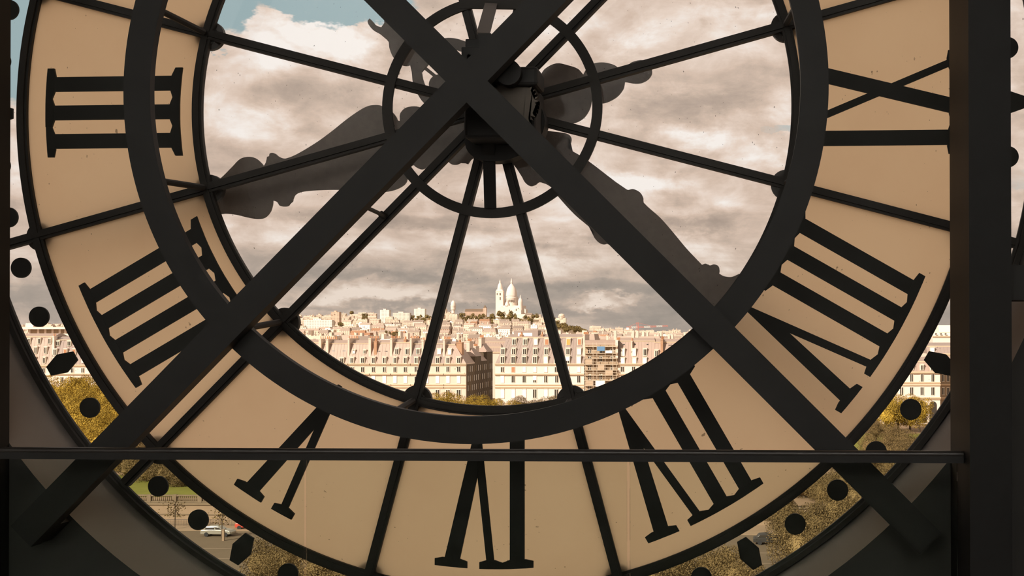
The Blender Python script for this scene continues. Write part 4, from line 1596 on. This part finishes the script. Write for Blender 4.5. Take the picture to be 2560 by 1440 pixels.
# ------------------------------------------------------------------ the hill town
HW = [house_mat('house_white', (.88, .79, .69)), house_mat('house_cream', (.66, .53, .415)), house_mat('house_pink', (.55, .39, .29))]
HR = [mat('roof_zinc_far', (.36, .285, .23), .7, 0, .15, .1, .2, obr=.3), mat('roof_tile_far', (.36, .20, .12), .8, 0, .15, .1, .1, obr=.2)]
HC = ['white', 'cream', 'pinkish']
HV = []
for i in range(18):
    w, d, h = rnd.uniform(13, 26), rnd.uniform(10, 15), rnd.uniform(12, 19)
    ty = i % 3
    wall = MB()
    wall.box((-w / 2, -d / 2, -14), (w / 2, d / 2, h))
    roof = MB()
    e = .4
    if ty == 0:       # gable, ridge along x
        rh = rnd.uniform(2.5, 4.5)
        roof.add([(-w / 2 - e, -d / 2 - e, h), (w / 2 + e, -d / 2 - e, h), (w / 2 + e, d / 2 + e, h), (-w / 2 - e, d / 2 + e, h), (-w / 2 - e, 0, h + rh), (w / 2 + e, 0, h + rh)],
                 [(0, 1, 5, 4), (2, 3, 4, 5), (1, 2, 5), (3, 0, 4), (0, 3, 2, 1)])
    elif ty == 1:     # mansard
        rh = rnd.uniform(3, 5)
        roof.add([(-w / 2, -d / 2, h), (w / 2, -d / 2, h), (w / 2, d / 2, h), (-w / 2, d / 2, h), (-w / 2 + .8, -d / 2 + 1.6, h + rh), (w / 2 - .8, -d / 2 + 1.6, h + rh), (w / 2 - .8, d / 2 - 1.6, h + rh), (-w / 2 + .8, d / 2 - 1.6, h + rh)],
                 [(0, 1, 5, 4), (1, 2, 6, 5), (2, 3, 7, 6), (3, 0, 4, 7), (4, 5, 6, 7)])
    else:             # flat with parapet and a hut
        roof.box((-w / 2 - .2, -d / 2 - .2, h), (w / 2 + .2, d / 2 + .2, h + .9))
        roof.box((-w / 6, -d / 4, h + .9), (w / 5, d / 4, h + 3.2))
    chm = MB()
    for c in range(rnd.randrange(1, 4)):
        x = rnd.uniform(-w / 2 + 1, w / 2 - 1)
        chm.box((x - .5, -1.4, h), (x + .5, 1.4, h + rnd.uniform(4.5, 6.5)))
    HV.append((wall, roof, chm, w, d, h, ty))
HME = []
for i, (wall, roof, chm, w, d, h, ty) in enumerate(HV):
    c = (0, 1, 0, 1, 2, 1)[i % 6]
    rm = HR[1] if (i % 7 == 3) else HR[0] if ty != 2 else HW[0]
    one = MB()
    one.add(wall.v, wall.f, 0)
    one.add(roof.v, roof.f, 1)
    one.add(chm.v, chm.f, 2)
    HME.append((c, wall.mesh('wall', HW[c]), roof.mesh('roof', rm), chm.mesh('chimney', FAC), one.mesh('house', [HW[c], rm, FAC]), w, h))


def visible_px(px):
    return 735 <= px <= 1745


nh = 0
rows_ = [445, 480, 520, 570, 630, 700, 790, 900, 1030, 1180, 1330, 1480, 1630, 1780, 1930, 2080, 2230, 2380, 2530, 2680, 2830, 2960]
TREEPX = [(1012, 1078, 2500, 3000), (1385, 1468, 2300, 3000), (1300, 1350, 2500, 2900), (1165, 1245, 2750, 3000), (965, 1000, 1500, 1650)]
stuff = MB()
for Y in rows_:
    px = 735 + rnd.uniform(-20, 10)
    while px < 1750:
        c, wm, rm, cm, om, w, h = rnd.choice(HME)
        wp_ = w * F / Y
        px += wp_ / 2
        X = CAM.x + (px - 1840) / F * Y
        yy = Y + rnd.uniform(-18, 18) * (1 if Y > 600 else .3)
        if any(abs(Y - by) < 75 and bx0 - wp_ * .6 < px < bx1 + wp_ * .6 for bx0, bx1, by in ((950, 1062, 2750), (950, 1062, 2900), (828, 848, 2600), (885, 930, 1500), (760, 830, 2300), (1120, 1145, 3000), (1310, 1355, 2980), (1380, 1420, 2900), (1588, 1600, 1400))):
            px += wp_ * .6
            continue
        near_tree = any(a < px < b and y0 < Y < y1 for a, b, y0, y1 in TREEPX)
        if near_tree and rnd.random() < .75:
            px += wp_ * .6
            continue
        z = terr(X, yy) + rnd.uniform(-2.5, 2.5)
        if (1140 < px < 1352 and Y > 2450) or (1376 < px < 1476 and Y > 1950) or (1005 < px < 1080 and Y > 2600) or (1385 < px < 1450 and Y > 1900):
            px += wp_ * .6
            continue
        if Y < 640:
            if 1125 < px < 1375 or px > 1700:
                px += wp_ * .6
                continue
            z = TER + Wz(851, Y, 1300) - TER - h - rnd.uniform(0, 2.5) - 2
        rz = rnd.uniform(-.12, .12)
        if nh < 300:
            dpt = 'just behind the apartment house roofs' if Y < 800 else 'in the crowded middle distance' if Y < 1700 else 'high on the distant slope'
            zon = 'left of the water tower' if px < 1120 else 'below the basilica' if px < 1350 else 'right of the hill near the crane'
            lab = '%s house %s, %s' % (HC[c], dpt, zon)
            grp = '%s houses %s, %s' % (HC[c], dpt, zon)
            if Y < 1300:
                t = empty('house', (X, yy, z), lab, 'house', grp, rz=rz)
                for nm_, me_ in (('wall', wm), ('roof', rm), ('chimney', cm)):
                    lk(bpy.data.objects.new(nm_, me_), t)
            else:
                o = bpy.data.objects.new('house', om)
                o.location = (X, yy, z)
                o.rotation_euler = (0, 0, rz)
                lk(o)
                tag(o, lab, 'house', grp)
            nh += 1
        else:
            cs, sn = cos(rz), sin(rz)
            vs = [(X + v.co.x * cs - v.co.y * sn, yy + v.co.x * sn + v.co.y * cs, z + v.co.z) for v in om.vertices]
            stuff.add(vs, [tuple(f.vertices) for f in om.polygons if True], 0)
        px += wp_ / 2 + rnd.uniform(.08, .35) * wp_
for Y in rows_:
    for (pa, pb) in ((-700, 730), (1752, 3400)):
        px = pa
        while px < pb:
            c, wm, rm, cm, om, w, h = rnd.choice(HME)
            wp_ = w * F / Y
            px += wp_ / 2
            X = CAM.x + (px - 1840) / F * Y
            z = terr(X, Y) + rnd.uniform(-2.5, 2.5)
            if Y < 640:
                z = Wz(851, Y, 1300) - h - rnd.uniform(2, 5)
            if not (Y < 500 and (0 < px < 280 or 2250 < px < 2500)) and not (Y < 560 and 2250 < px < 2500):
                vs = [(X + v.co.x, Y + v.co.y, z + v.co.z) for v in om.vertices]
                stuff.add(vs, [tuple(f.vertices) for f in om.polygons], 0)
            px += wp_ / 2 + rnd.uniform(.1, .5) * wp_
if stuff.v:
    stuff.build('distant_houses', [HW[1]], label='dense far crowd of pale houses on the hill', category='houses', kind='stuff')
print('houses', nh)

# large single blocks standing out on the skyline
for (x0, x1, y0, y1, Y, m_, lab) in ((950, 973, 775, 800, 2700, HW[0], 'bright white tower block on the skyline left of centre'), (982, 1024, 782, 800, 2800, HW[0], 'low long white block on the skyline beside the white tower block'),
                                     (1035, 1062, 772, 790, 2950, HW[0], 'pale villa with a stepped roof on the hill crest'), (828, 848, 780, 800, 2600, HW[2], 'pinkish square tower house on the left skyline'),
                                     (890, 925, 832, 845, 1500, mat('brick_house', (.40, .22, .13), .9, 0, .15, .1), 'row of low red brick walls among the rooftops'),
                                     (760, 830, 800, 812, 2300, HW[0], 'long white terrace house on the left skyline'), (1425, 1440, 0, 0, 0, None, None)):
    if m_ is None:
        continue
    p, q = W(x0, y0, Y), W(x1, y1, Y)
    t = empty('block', ((p.x + q.x) / 2, Y, q.z - 14), lab, 'building')
    MB().box((p.x, Y, q.z - 14), (q.x, Y + 14, p.z)).build('wall', m_, t)
    MB().box((p.x + (q.x - p.x) * .3, Y + 3, p.z), (p.x + (q.x - p.x) * .6, Y + 9, p.z + 3)).build('roof_hut', m_, t)

# hill trees
spots = []
for (xa_, xb_, ya_, yb_, n_, Y0, Y1) in ((1012, 1076, 785, 797, 12, 2750, 2950), (1148, 1232, 780, 796, 16, 2700, 2980), (1228, 1300, 777, 800, 18, 2600, 2990), (1296, 1352, 784, 812, 16, 2500, 2950), (1384, 1470, 794, 826, 34, 2100, 2850),
                                         (966, 1000, 822, 836, 6, 1600, 1700), (872, 888, 777, 780, 2, 2700, 2800), (905, 925, 780, 800, 3, 2600, 2700), (845, 862, 803, 812, 2, 2100, 2200)):
    for i in range(n_):
        u = (i + rnd.random()) / n_
        v = rnd.random()
        if xa_ == 1384:
            ya2, yb2 = 792 + 32 * u, 808 + 22 * u
            spots.append((xa_ + (xb_ - xa_) * u, ya2 + (yb2 - ya2) * v, Y1 + (Y0 - Y1) * v))
        else:
            spots.append((xa_ + (xb_ - xa_) * u, ya_ + (yb_ - ya_) * v, Y1 + (Y0 - Y1) * v))
for (px, py, Y) in spots:
    sc0 = rnd.uniform(.6, 1.15) * (Y / 2900) * (1.3 if 1200 < px < 1330 else 1)
    p = W(px, py, Y)
    zon = 'left of the water tower' if px < 1120 else 'around the hill church' if px < 1225 else 'at the foot of the basilica' if px < 1355 else 'on the right shoulder of the hill'
    tree(px, py, Y, 'h', 'dark green tree clump ' + zon, 'tree clumps ' + zon, p.z - 13 * sc0, sc0, name='hill_tree', trunk=False)

# ------------------------------------------------------------------ basilica
YS = 3080
K = YS / F                       # metres per photograph pixel there
SC = mat('basilica_white', (.76, .66, .575), .8, 0, .06, .05, .1)
SCD = mat('basilica_opening', (.17, .13, .10), .9)


def P_(x, y):
    return W(x, y, YS)


b0 = P_(1278.8, 792)
bas = empty('basilica', (b0.x, YS, b0.z), 'white domed basilica with a tall bell tower crowning the hill', 'basilica')


def lat(name, xc, prof, n=20, dy=0, sq=False, parent=bas, m_=SC, sm=True):
    """prof: (radius px, y px) from the bottom up"""
    c = P_(xc, 780)
    mb = MB()
    mb.lathe([(r * K, P_(xc, y).z) for r, y in prof], n, (c.x, YS + dy, 0), sq=sq)
    return mb.build(name, m_, parent, origin=(c.x, YS + dy, P_(xc, prof[0][1]).z), smooth=sm)


q2 = 1.414
lat('bell_tower', 1250.1, [(9.4 * q2, 800), (9.2 * q2, 730), (9.6 * q2, 729), (9.6 * q2, 727.5), (8.0 * q2, 727), (7.6 * q2, 724)], 4, 0, True, sm=False)
lat('bell_tower_cap', 1250.1, [(6.6, 724), (6.9, 722), (6.0, 716), (4.4, 711), (2.6, 708), (2.0, 706), (1.9, 703), (1.0, 701), (.2, 698.5)], 16)
dr = lat('drum', 1278.8, [(13.8, 800), (13.4, 759), (13.9, 757), (13.0, 756), (13.0, 747), (13.9, 745.5), (13.9, 744), (12.9, 743.5), (12.9, 738.5)], 28)
lat('main_dome', 1278.8, [(13.6, 740), (13.5, 735), (12.9, 730), (11.6, 724.5), (9.6, 719.5), (7.0, 715.5), (4.2, 712), (2.6, 710)], 28)
lat('dome_lantern', 1278.8, [(2.3, 712), (2.2, 707), (2.6, 706.5), (1.9, 702), (1.0, 699), (.3, 695.5)], 14)
for xc, dy, s, yt in ((1303.4, -14, 1.0, 0), (1270.5, -16, .95, 9), (1290, 22, .9, 2), (1262, 20, .9, 2)):
    lat('small_dome', xc, [(5.9 * s, 800), (5.8 * s, 757 + yt), (6.1 * s, 755 + yt), (5.5 * s, 752 + yt), (4.2 * s, 748.5 + yt), (2.2 * s, 746 + yt), (1.3, 744 + yt), (1.3, 741 + yt), (.2, 737.5 + yt)], 16, dy)


def slab(name, x0, x1, y0, y1, ya, yb, m_=SC, gable=0):
    p, q = P_(x0, y0), P_(x1, y1)
    mb = MB()
    if gable:
        mb.prism([(p.x, q.z), (q.x, q.z), (q.x, p.z), ((p.x + q.x) / 2, p.z + gable * K), (p.x, p.z)], YS + ya, YS + yb)
    else:
        mb.box((p.x, YS + ya, q.z), (q.x, YS + yb, p.z))
    return mb.build(name, m_, bas)


slab('nave', 1257, 1308, 764, 800, -12, 40)
slab('transept', 1261, 1299, 770, 800, -24, -10, gable=6)
slab('portal', 1286, 1308, 776, 800, -32, -20, gable=5)
slab('side_chapel', 1305, 1316, 774, 800, -10, 20, gable=4)
slab('side_chapel', 1252, 1263, 770, 800, -22, 0, gable=4)
slab('apse_terrace', 1288, 1320, 786, 800, -40, -8)
for (x0, x1, y0, y1, dd) in ((1276.0, 1277.6, 749.5, 755.5, -15.2), (1279.8, 1281.4, 749.5, 755.5, -15.2), (1283.4, 1285.0, 749.5, 755.5, -14.9), (1287, 1288.4, 749.5, 755.5, -12.6), (1250.6, 1253.8, 733, 738.5, -10.2), (1243.8, 1245.6, 733, 738, -10.2), (1251, 1253.5, 743, 750, -10.2),
                             (1295.2, 1297.2, 772.5, 777.5, -32.6), (1267.4, 1268.8, 764, 766.5, -24.6), (1272, 1273.4, 764, 766.5, -24.6), (1276.8, 1279, 774.6, 777.4, -24.6), (1292.8, 1295, 789, 792, -40.6)):
    p, q = P_(x0, y0), P_(x1, y1)
    MB().box((p.x, YS + dd, q.z), (q.x, YS + dd + 1.0, p.z)).build('opening', SCD, bas)

# water tower, church, domed villa, crane
YWt = 3020
c = W(1133, 790, YWt)
wt = empty('water_tower', (c.x, YWt, c.z), 'white domed water tower on the hill left of the basilica', 'tower')
kk = YWt / F
z_ = lambda y: W(1133, y, YWt).z
MB().lathe([(4.6 * kk, z_(795)), (4.3 * kk, z_(776)), (6.2 * kk, z_(774)), (6.4 * kk, z_(766)), (6.9 * kk, z_(765)), (6.9 * kk, z_(763.5))], 20, (c.x, YWt, 0)).build('shaft', SC, wt, smooth=True)
MB().lathe([(6.2 * kk, z_(763.5)), (6.0 * kk, z_(759)), (4.6 * kk, z_(755)), (2.4 * kk, z_(752.5)), (1.2 * kk, z_(752)), (1.0 * kk, z_(749.5))], 20, (c.x, YWt, 0)).build('dome', SC, wt, smooth=True)
YC = 3000
chh = empty('hill_church', (W(1190, 790, YC).x, YC, W(1190, 800, YC).z), 'old church with a long brown roof and square tower on the hill', 'church')
p, q = W(1162, 778, YC), W(1208, 800, YC)
MB().box((p.x, YC, q.z), (q.x, YC + 14, p.z)).build('nave', HW[2], chh)
r0 = W(1162, 773, YC).z
mb = MB()
mb.add([(p.x, YC - 1, p.z), (q.x, YC - 1, p.z), (q.x, YC + 15, p.z), (p.x, YC + 15, p.z), (p.x, YC + 7, r0 + 1), (q.x, YC + 7, r0 + 1)], [(0, 1, 5, 4), (2, 3, 4, 5), (1, 2, 5), (3, 0, 4)])
mb.build('roof', mat('brown_roof', (.17, .12, .08), .8, 0, .15, .1), chh)
p, q = W(1208, 770, YC), W(1216, 800, YC)
MB().box((p.x, YC - 2, q.z), (q.x, YC + 7, p.z)).build('tower', HW[2], chh)
MB().lathe([(5.4 * 1.0, p.z), (.3, W(1212, 762, YC).z)], 4, ((p.x + q.x) / 2, YC + 2.5, 0), sq=True).build('tower_roof', MATS['brown_roof'], chh)
YV = 2900
vv_ = empty('hill_villa', (W(1400, 800, YV).x, YV, W(1400, 805, YV).z), 'villa with a round domed turret on the right shoulder of the hill', 'villa')
p, q = W(1388, 795, YV), W(1414, 808, YV)
MB().box((p.x, YV, q.z), (q.x, YV + 14, p.z)).build('wall', HW[1], vv_)
kk = YV / F
c = W(1403, 790, YV)
z2 = lambda y: W(1403, y, YV).z
MB().lathe([(8 * kk, z2(797)), (8 * kk, z2(792)), (9 * kk, z2(791.5)), (7.5 * kk, z2(789)), (7.5 * kk, z2(787)), (5 * kk, z2(785)), (1 * kk, z2(784))], 16, (c.x, YV + 6, 0)).build('turret', HW[1], vv_)
for (x0, x1, y0, lab) in ((1316, 1330, 786, 'pale gabled house just right of the basilica'), (1332, 1352, 790, 'low ochre house right of the gabled house by the basilica')):
    p, q = W(x0, y0, 2980), W(x1, 806, 2980)
    t = empty('hill_house', (p.x, 2980, q.z), lab, 'house')
    MB().box((p.x, 2980, q.z), (q.x, 2992, p.z)).build('wall', HW[1], t)
    mb = MB()
    mb.add([(p.x, 2979, p.z), (q.x, 2979, p.z), (q.x, 2993, p.z), (p.x, 2993, p.z), (p.x, 2986, p.z + 4), (q.x, 2986, p.z + 4)], [(0, 1, 5, 4), (2, 3, 4, 5), (1, 2, 5), (3, 0, 4)])
    mb.build('roof', HR[0], t)

YK = 1400
REDM = mat('crane_red', (.62, .16, .10), .6)
c = W(1594, 852, YK)
kr = empty('tower_crane', (c.x, YK, TER), 'red and white tower crane above the rooftops on the right', 'crane')


def lattice(p, q, s, m_, name, up_v=(0, 0, 1)):
    mb = MB()
    p, q = Vector(p), Vector(q)
    d = (q - p)
    L = d.length
    d.normalize()
    u = Vector(up_v)
    v = d.cross(u).normalized()
    n = max(2, int(L / s / 1.3))
    for a, b in ((-1, -1), (1, -1), (1, 1), (-1, 1)):
        o = (u * a + v * b) * s / 2
        mb.bar(p + o, q + o, .22, .22)
    for i in range(n):
        a = p + d * (L * i / n)
        b = p + d * (L * (i + 1) / n)
        for o0, o1 in (((1, 1), (-1, 1)), ((1, -1), (-1, -1)), ((1, 1), (1, -1)), ((-1, 1), (-1, -1))):
            mb.bar(a + (u * o0[0] + v * o0[1]) * s / 2, b + (u * o1[0] + v * o1[1]) * s / 2, .16, .16)
    return mb.build(name, m_, kr)


zj = W(1594, 818, YK).z
lattice((c.x, YK, TER), (c.x, YK, W(1594, 806, YK).z), 1.9, REDM, 'mast', (1, 0, 0))
xj = [1566, 1578, 1594, 1610, 1626, 1641, 1656, 1670]
for i in range(len(xj) - 1):
    xA, xB = W(xj[i], 818, YK).x, W(xj[i + 1], 818, YK).x
    lattice((xA, YK, zj + .6 * (i > 1) * (i - 1) * .35), (xB, YK, zj + .6 * (i > 1) * (i) * .35), 1.5, REDM if i % 2 == 0 else BLIND, 'jib')
MB().box((W(1566, 818, YK).x, YK - 1, zj - 3), (W(1572, 818, YK).x, YK + 1, zj - .5)).build('counterweight', BLIND, kr)
MB().tube((W(1570, 818, YK).x, YK, zj), (c.x, YK, W(1594, 807, YK).z), .12, 5).build('stay', REDM, kr)
MB().tube((W(1641, 818, YK).x, YK, zj), (c.x, YK, W(1594, 807, YK).z), .10, 5).build('stay', REDM, kr)
